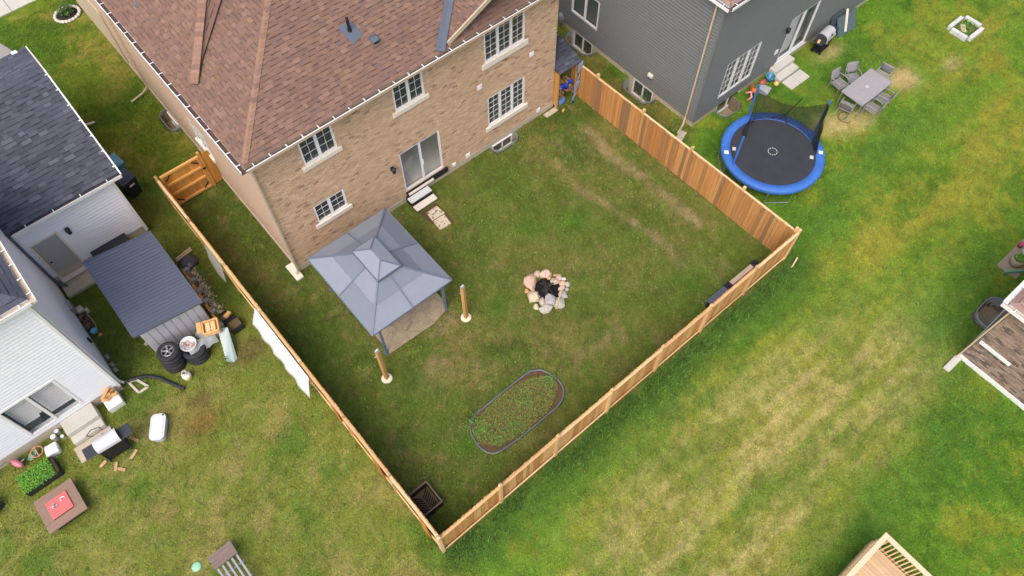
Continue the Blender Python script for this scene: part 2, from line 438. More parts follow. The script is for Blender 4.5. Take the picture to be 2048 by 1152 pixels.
def well(T, a0, a1, d, label, top=.07, deep=.65, fill='gravel', group=None, cover=None):
    """galvanised window well against a wall: half-round corrugated ring with gravel floor"""
    c = T @ Vector(((a0 + a1) / 2, 0, 0))
    t = thing('window_well', label, 'window well', (c.x, c.y, -deep), 0, group)
    path = []; rr = d * .75
    path.append((a0, 0)); path.append((a0, -d + rr))
    for k in range(1, 7): an = math.pi / 2 * k / 6; path.append((a0 + rr * (1 - math.cos(an)), -d + rr - rr * math.sin(an)))
    for k in range(0, 7): an = math.pi / 2 * k / 6; path.append((a1 - rr + rr * math.sin(an), -d + rr - rr * math.cos(an)))
    path.append((a1, 0))
    mb = MB(T); n = len(path); nz = 11
    vs = []; 
    for k in range(nz):
        z = -deep + (deep + top) * k / (nz - 1); o = .018 if k % 2 else 0
        for i, (x, y) in enumerate(path):
            cx = (a0 + a1) / 2; sx = 1 + o / max(.2, (a1 - a0) / 2); vs.append((cx + (x - cx) * sx, y * (1 + o / d), z))
    mb.add(vs, [(k * n + i, k * n + i + 1, (k + 1) * n + i + 1, (k + 1) * n + i) for k in range(nz - 1) for i in range(n - 1)])
    ri = obj('ring', mb, M['galv'], t)
    md = ri.modifiers.new('solid', 'SOLIDIFY'); md.thickness = .006
    rim = MB(T); rim.tube([(x, y, top) for x, y in path], .014, 6); obj('rim', rim, M['galv'], t)
    fl = MB(T); fl.prism([(x, y) for x, y in path], -deep - .05, -deep + .12); obj('gravel', fl, M[fill], t)
    WELLS.append((T, a0, a1, d, deep))
    return t
def downspout(parent, pts, material='soffit', w=.075, d=.06):
    mb = MB()
    for p, q in zip(pts[:-1], pts[1:]): mb.bar(p, q, w, d, up=(0, 1, 0) if abs(Vector(q).z - Vector(p).z) > .1 else (0, 0, 1))
    return obj('downspout', mb, M[material], parent, bev=.01)
def wall_lamp(parent, T, a, z):
    b = MB(T); b.box(a - .06, a + .06, -.03, 0, z - .1, z + .1)
    o = obj('wall_lamp', b, M['black'], parent, bev=.01)
    b = MB(T); b.lathe([(.02, .14), (.09, .1), (.07, -.12), (.03, -.16)], (a, -.14, z), 8); obj('lamp_shade', b, M['blackplastic'], o)
    return o
def vent_cover(parent, T, a, z, s=.11):
    b = MB(T); b.box(a - s, a + s, -.035, 0, z - s, z + s); o = obj('vent_cover', b, M['white'], parent, bev=.01)
    for k in range(3):
        b = MB(T); zz = z - s * .55 + k * s * .55; b.box(a - s * .75, a + s * .75, -.045, -.036, zz, zz + s * .28); obj('louvre', b, M['white'], o)
    return o
# ------------------------------------------------------------------ brick house
BR_PAL = ([lin(204, 174, 143), lin(199, 168, 137), lin(210, 181, 151), lin(195, 164, 134), lin(160, 131, 108), lin(182, 152, 124)], [34, 26, 22, 16, 3, 4])
SH_BROWN = ([lin(126, 100, 88), lin(130, 104, 91), lin(122, 97, 86), lin(136, 110, 95), lin(118, 97, 88), lin(129, 102, 86)], [26, 22, 20, 12, 9, 12])
CAP_BROWN = [lin(152, 121, 103), lin(145, 115, 99), lin(130, 104, 93), lin(148, 117, 97)]
bh = thing('brick_house', 'two storey tan brick house with brown shingle hip roof behind the fenced yard', 'house', (6.36, 8, 0))
HW = 12.72; HD = 19.0
T = wallT(0, 0, 0, 1)
ops = [(1.63, 2.89, 4.9, 6.14), (5.27, 6.52, 4.9, 6.14), (9.19, 11.08, 4.66, 6.2), (1.37, 2.63, 1.86, 2.84), (9.24, 11.12, 1.26, 2.82), (5.06, 6.92, .56, 2.78)]
wall_core(bh, T, .23, HW - .23, .25, 6.5, ops, M['mortar'])
sills = [(1.49, 3.03, 4.72, 4.9), (5.13, 6.66, 4.72, 4.9), (9.05, 11.22, 4.42, 4.66), (1.23, 2.77, 1.66, 1.86), (9.1, 11.26, 1.04, 1.26)]
pl = brick_list(T, 0, HW, .26, 6.5, ops + sills, BR_PAL, 3)
pieces(bh, pl, 'brick', 'bricks', M['brick'], 300)
TL = wallT(0, HD, 1, 0)      # side wall facing the white house
opl = [(HD - 9.9, HD - 8.6, 4.9, 6.1), (HD - 4.0, HD - 3.2, 4.9, 6.0), (HD - 6.6, HD - 5.4, 1.6, 2.9)]
wall_core(bh, TL, 0, HD - .015, .25, 6.5, opl, M['brickside'], name='side_wall')
TR = wallT(HW, 0, -1, 0)
wall_core(bh, TR, .015, HD, .25, 6.5, [], M['brickside'], name='side_wall')
b = MB(); b.box(0.23, HW - .23, HD - .2, HD, .25, 6.5); obj('front_wall', b, M['brickside'], bh)
b = MB(); b.box(-.015, HW + .015, -.015, HD, -1.1, .245)
obj('foundation', b, M['concrete'], bh)
for o_, s_, c_, r_ in ((ops[0], 2, 2, 3), (ops[1], 2, 2, 3), (ops[2], 3, 2, 5), (ops[3], 2, 2, 3), (ops[4], 3, 2, 5)):
    window(bh, T, *o_, sashes=s_, cols=c_, rows=r_, sill=[q for q in sills if abs(q[0] + .14 - o_[0]) < .05 and abs(q[3] - o_[2]) < .05][0][2])
for o_ in opl: window(bh, TL, *o_, sashes=2, cols=2, rows=3, sill=o_[2] - .18)
d_ = window(bh, T, *ops[5], sashes=2, muntin=False, pane='paneclear', fr=.07, mull=.08, name='patio_door', dep=.06)
b = MB(T); b.box(6.01, 6.05, .0, .03, 1.45, 1.75); obj('door_handle', b, M['white'], d_)
b = MB(T); b.box(5.04, 7.05, -.09, -.018, .3, .545); obj('door_flashing', b, M['black'], bh)
b = MB(T); b.box(5.1, 6.3, -.16, -.092, .42, .5); obj('threshold_board', b, M['stone'], bh)
# rooms behind the glass
b = MB(); b.box(.23, HW - .23, .23, 6, .3, .5); b.box(.23, HW - .23, .23, 6, 3.2, 3.4); b.box(.23, HW - .23, 5, 5.1, .5, 6.4); obj('room', b, M['room'], bh)
for xx in (4.2, 8.0):
    b = MB(); b.box(xx, xx + .1, .24, 5, .5, 6.4); obj('room_partition', b, M['room'], bh)
b = MB(); b.rbox((5.75, 1.1, .75), (.7, .5, .5), .4); obj('room_stool', b, M['stone'], bh, bev=.03)
for wx in (1.7, 5.35, 9.3):
    b = MB(); b.box(wx, wx + 1.0, .5, .55, 5.4, 6.2); obj('roller_blind', b, M['stone'], bh)
wall_lamp(bh, T, 4.66, 2.33)
for a_, z_, s_ in ((8.89, 3.68, .11), (11.44, 3.74, .11), (7.41, .36, .09), (8.12, .37, .11), (11.9, .37, .1)): vent_cover(bh, T, a_, z_, s_)
downspout(bh, [(-.05, -.1, 6.3), (-.05, -.1, .25), (-.15, -.13, .12)])
downspout(bh, [(-.06, 11.9, 6.3), (-.06, 11.9, .3), (-.35, 11.9, .12), (-.95, 11.84, .05)])
b = MB(); b.box(-.05, .0, 13.8, 18.9, .2, 3.0); obj('side_cladding', b, M['soffit'], bh)
# roof: hip with eave overhang
EZ = 6.63; mx, Mx, my, My = -.25, HW + .25, -.30, HD + .3; XR = (mx + Mx) / 2; RZ = EZ + .5 * (XR - mx); YR = my + (XR - mx)
A_, B_, C_, D_ = (mx, my, EZ), (Mx, my, EZ), (Mx, My, EZ), (mx, My, EZ); E_, F_ = (XR, YR, RZ), (XR, My - (XR - mx), RZ)
rb = MB()
rb.add([A_, B_, C_, D_, E_, F_], [(0, 1, 4), (1, 2, 5, 4), (2, 3, 5), (3, 0, 4, 5), (3, 2, 1, 0)], lin(140, 108, 98))
roof = obj('roof', rb, M['shingle'], bh)
# boxed eave below the roof edge
b = MB(); b.box(mx + .03, Mx - .03, my + .03, 0, EZ - .16, EZ - .02); b.box(mx + .03, 0, 0, My - .03, EZ - .16, EZ - .02); b.box(HW, Mx - .03, 0, My - .03, EZ - .16, EZ - .02); b.box(mx + .03, Mx - .03, HD, My - .03, EZ - .16, EZ - .02)
obj('eave_box', b, M['soffit'], bh)
def vis(p): return p.y < 10.5
GX, GZ, GY = 10.13, 7.98, 2.3          # gable over the triple windows
tv = 2.98
sl = shingle_list([A_, (7.15, my, EZ), (GX, GY, EZ + .5 * (GY - my)), E_], SH_BROWN, 11)
sl += shingle_list([D_, A_, E_, F_], SH_BROWN, 12, lim=vis)
# bump of the wider front part: steeper facet and small return facet
P0 = Vector((.21, 3.33, 6.93)); H_ = Vector((1.93, 5.0, 8.22)); V_ = Vector((2.44, 4.83, 8.06))
H2 = P0 + (H_ - P0) * 1.9; V2 = P0 + (V_ - P0) * 1.9
b = MB(); b.add([P0, H2, V2, H2 + Vector((0, 9, 0)), P0 + Vector((0, 9, 0)), V2 + Vector((0, 9, -.3))], [(0, 2, 1), (0, 1, 3, 4), (1, 2, 5, 3)], lin(140, 108, 98)); obj('cross_hip', b, M['shingle'], roof)
sl += shingle_list([P0 + Vector((0, 7, 0)), P0, H2, H2 + Vector((0, 7, 0))], SH_BROWN, 13, lim=vis)
sl += shingle_list([P0 + Vector((.0, 0, .0)), V2, H2], SH_BROWN, 14, lim=vis)
# gable
g1 = MB(); ge = lin(140, 108, 98); ry = -.2
gl, gr = 7.15, 12.99
g1.add([(gl, ry, EZ + .02), (GX, ry, GZ), (gr, ry, EZ + .02), (gl, 3, EZ + .02), (GX, 3, GZ), (gr, 3, EZ + .02)], [(0, 1, 4, 3), (1, 2, 5, 4)], ge)
go = obj('gable_roof', g1, M['shingle'], roof); md = go.modifiers.new('s', 'SOLIDIFY'); md.thickness = .03; md.offset = -1
sl += shingle_list([(gl, 2.6, EZ + .022), (gl, ry, EZ + .022), (GX, ry, GZ + .002), (GX, 2.6, GZ + .002)], SH_BROWN, 15)
sl += shingle_list([(gr, ry, EZ + .022), (gr, 2.6, EZ + .022), (GX, 2.6, GZ + .002), (GX, ry, GZ + .002)], SH_BROWN, 16)
b = MB(); b.add([(7.4, .3, 6.6), (12.9, .3, 6.6), (GX, .3, 7.86), (7.4, .36, 6.6), (12.9, .36, 6.6), (GX, .36, 7.86)], [(0, 1, 2), (3, 5, 4), (0, 2, 5, 3), (1, 4, 5, 2)]); obj('gable_wall', b, M['dark'], bh)
sk = [(7.55, my, EZ + .004), (12.95, my, EZ + .004), (12.95, .3, EZ + .38), (7.55, .3, EZ + .38)]
b = MB(); b.slab([(p[0], p[1], p[2] - .005) for p in sk], .04, ge); obj('skirt_roof', b, M['shingle'], roof)
sl += shingle_list(sk, ([mulc(c, .85) for c in SH_BROWN[0]], SH_BROWN[1]), 17)
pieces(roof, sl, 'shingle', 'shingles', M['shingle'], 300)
sl_ = (GZ - EZ) / (GX - gl)
for s in (-1, 1):
    b = MB(); b.bar((GX, ry - .02, GZ - .06), (GX + s * 2.62, ry - .02, GZ - .06 - sl_ * 2.62), .05, .17); obj('rake_board', b, M['soffit'], bh)
caps(roof, (mx + .05, my + .05, EZ + .03), (E_[0], E_[1], E_[2] + .0), [(1, -.0, .05), (0, 1, .05)], CAP_BROWN, 21, w=.15)
caps(roof, P0 + Vector((0, 0, .03)), H2, [(-.5, .55, -.15), (.6, -.55, -.02)], CAP_BROWN, 22, w=.14)
# valley flashing: one strip on each roof plane
va = Vector((gl, my, EZ)); vb = Vector((GX, GY, EZ + .5 * (GY - my))); vd = (vb - va).normalized()
b = MB()
for nrm, sg in ((Vector((0, -.447, .894)), -1), (Vector((-.415, 0, .91)), 1)):
    sdv = vd.cross(nrm).normalized() * (1 if sg > 0 else -1)
    off = nrm * .075
    b.slab([va + off, vb + off, vb + off + sdv * .19, va + off + sdv * .19] if sg > 0 else [va + off + sdv * .19, vb + off + sdv * .19, vb + off, va + off], .012)
obj('valley_flashing', b, M['metalgrey'], roof)
gutter(bh, (mx - .0, my, EZ - .02), (Mx, my, EZ - .02), (0, -1, 0), straps=.56, material='gutterface')
gutter(bh, (mx, My, EZ - .02), (mx, my - .12, EZ - .02), (-1, 0, 0), straps=.6, material='gutterface')
# roof vents
pz = EZ + .5 * (1.5 - my)
b = MB(); b.slab([(4.82, 1.1, pz - .16), (5.3, 1.25, pz - .09), (5.2, 1.75, pz + .165), (4.72, 1.75, pz + .165)], .03); fl_ = obj('pipe_flashing', b, M['metalgrey'], roof)
b = MB(); b.cyl((5.0, 1.52, pz), (5.0, 1.52, pz + .55), .055, .05, 10); b.cyl((5.0, 1.52, pz - .02), (5.0, 1.52, pz + .12), .09, .06, 10); obj('vent_pipe', b, M['black'], fl_)
def roof_vent(c, ry_):
    T_ = Matrix.Translation(c) @ Matrix.Rotation(ry_, 4, 'Z') @ Matrix.Rotation(math.atan(.5), 4, 'X')
    b = MB(T_); b.add([(-.13, -.15, .02), (.13, -.15, .02), (.15, .16, .01), (-.15, .16, .01), (-.11, -.14, .14), (.11, -.14, .14), (.11, .04, .13), (-.11, .04, .13)],
                      [(0, 1, 5, 4), (1, 2, 6, 5), (2, 3, 7, 6), (3, 0, 4, 7), (4, 5, 6, 7)])
    o = obj('roof_vent', b, M['metalgrey'], roof, bev=.01)
    b = MB(T_); b.box(-.1, .1, -.156, -.15, .025, .12); obj('vent_opening', b, M['black'], o)
roof_vent((5.5, .98, EZ + .5 * (.98 - my) + .01), 0)
roof_vent((.6, 7.6, EZ + .5 * (.6 - mx) + .01), -math.pi / 2)
# basement window in its well
TB = wallT(0, -.016, 0, 1)
window(bh, TB, 9.36, 10.42, -.55, .0, sashes=2, muntin=False, dep=-.02, fr=.05, mull=.05, pane='pane', name='basement_window')
well(TB, 9.24, 10.55, .46, 'galvanised window well at the foot of the tan brick rear wall')
window(bh, wallT(-.016, HD, 1, 0), HD - 10.3, HD - 9.35, -.55, .1, sashes=2, muntin=False, dep=-.02, name='basement_window')
well(wallT(-.016, HD, 1, 0), HD - 10.5, HD - 9.2, .4, 'galvanised window well on the tan brick side wall near the gate')
# ------------------------------------------------------------------ grey sided house
SH_GREYBR = ([lin(150, 122, 112), lin(138, 112, 104), lin(164, 136, 122)], [3, 3, 2])
gh = thing('grey_house', 'dark grey clapboard sided house beside the trampoline', 'house', (22, -2, 0))
GXX, GYY = 16.42, -4.65
TGL = wallT(GXX, 9.0, 1, 0)       # faces the brick house
def gy(y): return 9.0 - y
ogl = [(gy(2.95), gy(1.27), 1.1, 2.62), (gy(2.72), gy(1.46), -.75, .16), (gy(-1.15), gy(-2.35), -.75, .16)]
wall_core(gh, TGL, 0, gy(GYY) - .02, .28, 6.3, ogl, M['trimgrey'], name='side_wall')
siding(gh, TGL, 0, gy(GYY) - .05, .3, 6.25, ogl, M['sidgrey'])
TGR = wallT(GXX, GYY, 0, 1)       # rear wall
ogr = [(1.28, 3.36, .78, 2.74), (5.2, 7.13, .4, 2.76), (1.55, 3.05, -.5, .24)]
wall_core(gh, TGR, .23, 14, .28, 6.3, ogr, M['trimgrey'], name='rear_wall')
siding(gh, TGR, .05, 14, .3, 6.25, ogr, M['sidgrey'])
b = MB(); b.box(GXX - .03, GXX + .07, GYY - .03, GYY + .07, .29, 6.3); obj('corner_trim', b, M['trimgrey'], gh)
for r_ in cut(0, gy(GYY), -1.2, .28, [(o[0], o[1], o[2], .3) for o in ogl[1:]]):
    pass
b = MB(TGL)
for s, e, z0, z1 in cut(0, gy(GYY), -1.2, .285, [(o[0], o[1], o[2], .18) for o in ogl[1:]]): b.box(s, e, .02, .22, z0, z1)
b.T = TGR
for s, e, z0, z1 in cut(.23, 14, -1.2, .285, [(ogr[2][0], ogr[2][1], -.5, .26)]): b.box(s, e, .02, .22, z0, z1)
obj('foundation', b, M['concrete'], gh)
b = MB(); b.box(GXX + .3, 30, GYY + .4, 8, .1, .3); b.box(GXX + .25, 30, GYY + 3.5, GYY + 3.6, .3, 6.2); b.box(GXX + 3.5, GXX + 3.6, GYY + .3, 8, .3, 6.2); obj('room', b, M['room'], gh)
window(gh, TGL, *ogl[0], sashes=2, muntin=False, fr=.09, mull=.11, dep=.02)
window(gh, TGL, *ogl[1], sashes=2, muntin=False, fr=.07, mull=.06, dep=.06, name='basement_window')
window(gh, TGL, *ogl[2], sashes=2, muntin=False, fr=.07, mull=.06, dep=.06, name='basement_window')
window(gh, TGR, *ogr[0], sashes=3, cols=2, rows=5, fr=.09, mull=.13, dep=.02)
d_ = window(gh, TGR, *ogr[1], sashes=2, muntin=False, fr=.08, mull=.12, dep=.02, pane='paneclear', name='patio_door')
b = MB(TGR)
for k in range(9): b.box(5.32 + k * .1, 5.38 + k * .1, .16, .18, .5, 2.65)
obj('vertical_blind', b, M['white'], d_)
window(gh, TGR, *ogr[2], sashes=2, muntin=False, fr=.06, mull=.05, dep=.06, name='basement_window')
b = MB(TGR); b.box(5.1, 7.23, -.05, -.02, .3, .4); obj('door_sill', b, M['white'], d_)
wall_lamp(gh, TGR, 4.98, 2.38)
b = MB(TGR); b.box(4.85, 4.87, -.01, 0, 2.2, 2.5); obj('lamp_plate', b, M['white'], gh)
b = MB(TGR); b.box(4.75, 4.93, -.07, -.02, 1.12, 1.34); obj('outlet_box', b, M['white'], gh, bev=.01)
b = MB(TGL); b.box(gy(-1.95), gy(-2.2), -.14, -.02, .95, 1.12); v_ = obj('dryer_vent', b, M['stone'], gh, bev=.02)
b = MB(TGL); b.box(gy(-1.98), gy(-2.17), -.12, -.03, .88, .95); obj('vent_flap', b, M['dark'], v_)
# gas meter
gm = thing('gas_meter', 'small grey gas meter with pipes on the grey sided wall', 'gas meter', (16.25, 3.45, 0))
b = MB(); b.cyl((16.25, 3.5, .0), (16.25, 3.5, .75), .025, n=8); b.cyl((16.25, 3.25, .0), (16.25, 3.25, .6), .025, n=8); b.tube([(16.25, 3.5, .72), (16.25, 3.4, .78), (16.25, 3.25, .6)], .025, 8); obj('pipe', b, M['galv'], gm)
b = MB(); b.cyl((16.2, 3.38, .5), (16.2, 3.38, .74), .13, .11, 12); obj('meter_body', b, M['galv'], gm, bev=.01)
# roof
ge2 = lin(146, 118, 108)
ov = .22; rx0, ry0, rz0 = GXX - ov, GYY - ov, 6.5
b = MB(); P_ = [(rx0, ry0, rz0), (32, ry0, rz0), (32, 2, rz0 + .5 * (2 - ry0)), (rx0 + (2 - ry0), 2, rz0 + .5 * (2 - ry0))]
b.add(P_ + [(rx0, 9, rz0), (rx0 + (2 - ry0), 9, rz0 + .5 * (2 - ry0)), (32, 9, rz0 + .5 * (2 - ry0)), (32, 9, rz0)], [(0, 1, 2, 3), (4, 0, 3, 5), (3, 2, 6, 5), (1, 0, 4, 7)], ge2)
ro = obj('roof', b, M['shingle'], gh)
sl = shingle_list(P_, SH_GREYBR, 31, lim=lambda p: p.x < 19 and p.y < -2) + shingle_list([(rx0, 0, rz0), (rx0, ry0, rz0), (rx0 + 4, ry0 + 4, rz0 + 2), (rx0 + 4, 0, rz0 + 2)], SH_GREYBR, 32, lim=lambda p: p.x < 18)
pieces(ro, sl, 'shingle', 'shingles', M['shingle'], 60)
b = MB(); b.box(rx0 + .03, 32, ry0 + .03, GYY, rz0 - .16, rz0 - .02); b.box(rx0 + .03, GXX, GYY, 9, rz0 - .16, rz0 - .02); obj('eave_box', b, M['white'], gh)
gutter(gh, (rx0, ry0, rz0 - .02), (24, ry0, rz0 - .02), (0, -1, 0), material='white')
gutter(gh, (rx0, 9, rz0 - .02), (rx0, ry0 - .1, rz0 - .02), (-1, 0, 0), material='white')
downspout(gh, [(GXX - .1, -4.3, 6.3), (GXX - .1, -4.3, .4), (GXX - .3, -4.4, .12), (GXX - .75, -4.55, .06)])
well(wallT(GXX, 9.0, 1, 0), gy(2.85), gy(1.2), .62, 'galvanised window well nearest the gas meter on the grey house', deep=.9, top=.02)
well(wallT(GXX, 9.0, 1, 0), gy(-.95), gy(-2.55), .66, 'galvanised window well below the white dryer vent of the grey house', deep=.9, top=.02)
well(TGR, 1.4, 2.6, .62, 'galvanised window well under the three sash window of the grey house', deep=.7, top=.02)
# steps and slabs by the grey house
t = thing('door_steps', 'two pale concrete door steps below the patio door of the grey house', 'steps', (21.85, -5.1, 0))
b = MB(); b.box(21.2, 22.5, -5.05, -4.7, 0, .36); obj('step', b, M['slabconc'], t, bev=.012)
b = MB(); b.box(21.15, 22.42, -5.42, -5.06, 0, .18); obj('step', b, M['slabconc'], t, bev=.012)
for i, (x0, x1) in enumerate(((21.28, 21.88), (21.9, 22.5))):
    b = MB(); b.box(x0, x1, -6.02, -5.45, -.02, .035); tag(obj('paving_slab', b, M['slabconc'], None, bev=.01), 'square concrete paving slab in front of the grey house door steps', 'paving slab', 'slabs by the grey house steps')
b = MB(); b.rbox((15.6, -4.75, .04), (.75, .3, .07), .35); tag(obj('splash_block', b, M['concrete'], None, bev=.015), 'weathered concrete splash block under the grey house downspout', 'splash block')

# ------------------------------------------------------------------ white sided house
SH_DARK = ([lin(80, 83, 93), lin(85, 88, 98), lin(76, 79, 88), lin(95, 98, 108), lin(72, 75, 84)], [30, 26, 20, 8, 12])
wh = thing('white_house', 'white clapboard sided house with dark grey shingle roofs', 'house', (-9, 6, 0))
TWA = wallT(-7.2, 5.2, 0, 1)      # garage rear wall
owa = [(.3, 1.2, .27, 2.46)]
wall_core(wh, TWA, 0, 3.7, .5, 3.55, owa, M['sidwhite'], name='garage_wall')
siding(wh, TWA, 0, 3.7, .55, 3.5, owa, M['sidwhite'], dp=.018)
TWS = wallT(-3.47, 5.2, -1, 0)    # garage side wall
wall_core(wh, TWS, .23, 8.0, .2, 3.55, [], M['sidwhite'], name='garage_wall'); siding(wh, TWS, 0, 8.0, .25, 3.5, [], M['sidwhite'], dp=.018)
b = MB(); b.box(-3.55, -3.44, 5.17, 5.28, .25, 3.5); obj('corner_trim', b, M['white'], wh)
b = MB(); b.box(-7.1, -3.49, 5.22, 5.4, -.4, .55); b.box(-3.7, -3.49, 5.4, 13, -.4, .25); obj('foundation', b, M['concrete'], wh)
d_ = MB(TWA); d_.box(.32, 1.18, .05, .09, .3, 2.42); do = obj('door', d_, M['doorgrey'], wh)
for (a, c) in ((.42, .7), (.8, 1.08)):
    for z0, z1 in ((.45, 1.1), (1.25, 1.9), (2.0, 2.3)):
        b = MB(TWA); b.box(a, c, .044, .05, z0, z1); obj('door_panel', b, M['doorgrey'], do, bev=.004)
b = MB(TWA); b.box(.24, .31, -.04, .06, .27, 2.5); b.box(1.19, 1.26, -.04, .06, .27, 2.5); b.box(.31, 1.19, -.04, .06, 2.43, 2.5); obj('door_frame', b, M['stone'], do)
b = MB(TWA); b.ball((.42, .02, 1.25), .035, 8, 6); obj('door_knob', b, M['dark'], do)
b = MB(TWA); b.box(.24, 1.3, -.16, .04, .2, .27); obj('threshold', b, M['stone'], do)
b = MB(TWA); b.box(1.46, 1.68, -.02, 0, 2.2, 2.5); obj('lamp_plate', b, M['white'], wh); wall_lamp(wh, TWA, 1.57, 2.33)
b = MB(); b.box(-7.1, -5.7, 4.45, 5.2, -.05, .13); tag(obj('door_slab', b, M['concrete'], None, bev=.02), 'stained concrete step slab below the grey garage door', 'step')
# garage roof: gable with ridge along x
ez, ey, ry_, rz_, fy, fz = 3.58, 5.06, 9.2, 5.25, 13.3, 3.4
gx = -3.12; gx0 = -16
gd = lin(80, 84, 100)
b = MB(); b.add([(gx0, ey, ez), (gx, ey, ez), (gx, ry_, rz_), (gx0, ry_, rz_), (gx, fy, fz), (gx0, fy, fz), (gx, ey, ez - .15), (gx, fy, fz - .15), (gx, ry_, rz_ - .15), (gx0, ey, ez - .15), (gx0, fy, fz - .15)],
                [(0, 1, 2, 3), (3, 2, 4, 5), (1, 6, 8, 2), (2, 8, 7, 4), (0, 9, 6, 1), (6, 9, 10, 7)], gd)
ro = obj('garage_roof', b, M['shingle'], wh)
b = MB(); b.add([(-3.5, 5.2, 3.5), (-3.5, 13.1, 3.4), (-3.5, 9.2, 5.1), (-3.55, 5.2, 3.5), (-3.55, 13.1, 3.4), (-3.55, 9.2, 5.1)], [(0, 1, 2), (3, 5, 4)]); obj('gable_wall', b, M['sidwhite'], wh)
sl = shingle_list([(gx0, ey, ez), (gx, ey, ez), (gx, ry_, rz_), (gx0, ry_, rz_)], SH_DARK, 41, expo=.17, wmin=.16, wmax=.42, lim=lambda p: p.x > -9)
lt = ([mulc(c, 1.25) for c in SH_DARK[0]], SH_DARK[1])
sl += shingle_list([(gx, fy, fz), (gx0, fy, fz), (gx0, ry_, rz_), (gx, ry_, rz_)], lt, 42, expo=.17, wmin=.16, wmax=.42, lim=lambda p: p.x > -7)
# two storey wing
TWB = wallT(-7.2, -.1, -1, 0); wall_core(wh, TWB, .23, 6.0, .2, 6.2, [], M['sidwhite'], name='wing_wall'); siding(wh, TWB, .03, 6.0, .3, 6.25, [], M['sidwhite'], dp=.018)
TWF = wallT(-16, -.1, 0, 1); ofr = [(16 - 10.16, 16 - 8.34, .58, 2.6)]
wall_core(wh, TWF, 0, 8.8, .2, 6.2, ofr, M['sidwhite'], name='wing_wall'); siding(wh, TWF, 0, 8.77, .42, 6.25, ofr, M['sidwhite'], dp=.018)
b = MB(); b.box(-7.25, -7.16, -.14, -.05, .3, 6.2); obj('corner_trim', b, M['white'], wh)
b = MB(); b.box(-16, -7.19, -.11, .1, -.5, .42); b.box(-7.4, -7.19, .1, 5.3, -.5, .3); obj('foundation', b, M['concrete'], wh)
s_ = window(wh, TWF, *ofr[0], sashes=2, muntin=False, fr=.09, mull=.09, dep=.0, pane='paneclear', name='patio_door')
b = MB(); b.box(-16, -7.5, .2, 3, .3, .52); b.box(-16, -7.5, 2.2, 2.3, .52, 6); obj('room', b, M['dark'], wh)
for half, x0, x1, zb in ((0, -10.05, -9.3, .98), (1, -9.22, -8.44, .82)):
    for k in range(15):
        z = 2.46 - k * .15
        if z < zb: break
        xa, xb = x0, x1
        if half == 0 and z < 1.3: xb = x1 - (1.35 - z) * .9
        b = MB(); b.rbox(((xa + xb) / 2, .07, z), (xb - xa, .085, .006), 0, .45); obj('blind_slat', b, M['white'], s_)
rq = [(-7.02, -.28, 6.45), (-7.02, 6, 6.45), (-10.9, 6, 8.4), (-10.9, 3.5, 8.4)]
b = MB(); e1 = (-16, -.28, 6.45); b.add([e1, rq[0], rq[1], rq[2], rq[3], (-16, 3.5, 8.4), (-16, 6, 6.45)], [(0, 1, 4, 5), (1, 2, 3, 4), (1, 0, 6, 2)], gd)
ro2 = obj('wing_roof', b, M['shingle'], wh)
sl2 = shingle_list([e1, rq[0], rq[3], (-16, 3.5, 8.4)], SH_DARK, 43, expo=.17, wmin=.16, wmax=.42, lim=lambda p: p.x > -9.5)
sl2 += shingle_list([rq[0], rq[1], rq[2], rq[3]], SH_DARK, 44, expo=.17, wmin=.16, wmax=.42, lim=lambda p: p.x > -9.5)
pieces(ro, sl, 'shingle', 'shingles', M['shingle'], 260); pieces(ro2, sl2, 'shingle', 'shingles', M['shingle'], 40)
b = MB(); b.box(-16, -7.04, -.26, -.1, 6.27, 6.43); b.box(-7.2, -7.04, -.1, 6, 6.27, 6.43); obj('eave_box', b, M['white'], wh)
gutter(wh, (-16, -.28, 6.43), (-7.02, -.28, 6.43), (0, -1, 0), material='white', inside='soffit'); gutter(wh, (-7.02, -.42, 6.43), (-7.02, 5, 6.43), (1, 0, 0), material='white', inside='soffit')
gutter(wh, (-7.0, ey, ez - .01), (gx, ey, ez - .01), (0, -1, 0), material='white', straps=.8)
b = MB(); b.bar((gx + .02, ey - .1, ez - .03), (gx + .02, ry_, rz_ - .03), .05, .1); b.bar((gx + .02, ry_, rz_ - .03), (gx + .02, fy, fz - .03), .05, .1); rk = obj('rake_trim', b, M['white'], wh)
for k in range(7):
    y = 5.3 + k * .62; z = ez + (rz_ - ez) * (y - ey) / (ry_ - ey)
    b = MB(); b.box(gx - .07, gx + .05, y - .02, y + .02, z + .02, z + .035); obj('trim_clip', b, M['white'], rk)
downspout(wh, [(-7.14, 5.1, 3.4), (-7.14, 5.1, .3), (-6.9, 4.9, .1)], 'metalgrey', .09, .08)
downspout(wh, [(-7.13, .02, 6.3), (-7.13, .02, .3), (-7.05, .03, .08)], 'white')
downspout(wh, [(-3.42, 11.85, 3.3), (-3.42, 11.85, .2), (-2.65, 11.8, .05)], 'white')
b = MB(); b.box(-7.19, -7.05, 3.4, 3.85, .35, .75); tag(obj('meter_cabinet', b, M['galv'], None, bev=.02), 'small grey utility cabinet on the white side wall above the block bed', 'utility box')
b = MB(); b.box(-7.19, -7.12, 1.7, 1.82, .7, .95); tag(obj('wall_spigot', b, M['black'], None, bev=.01), 'small black hose fitting on the white side wall', 'tap')

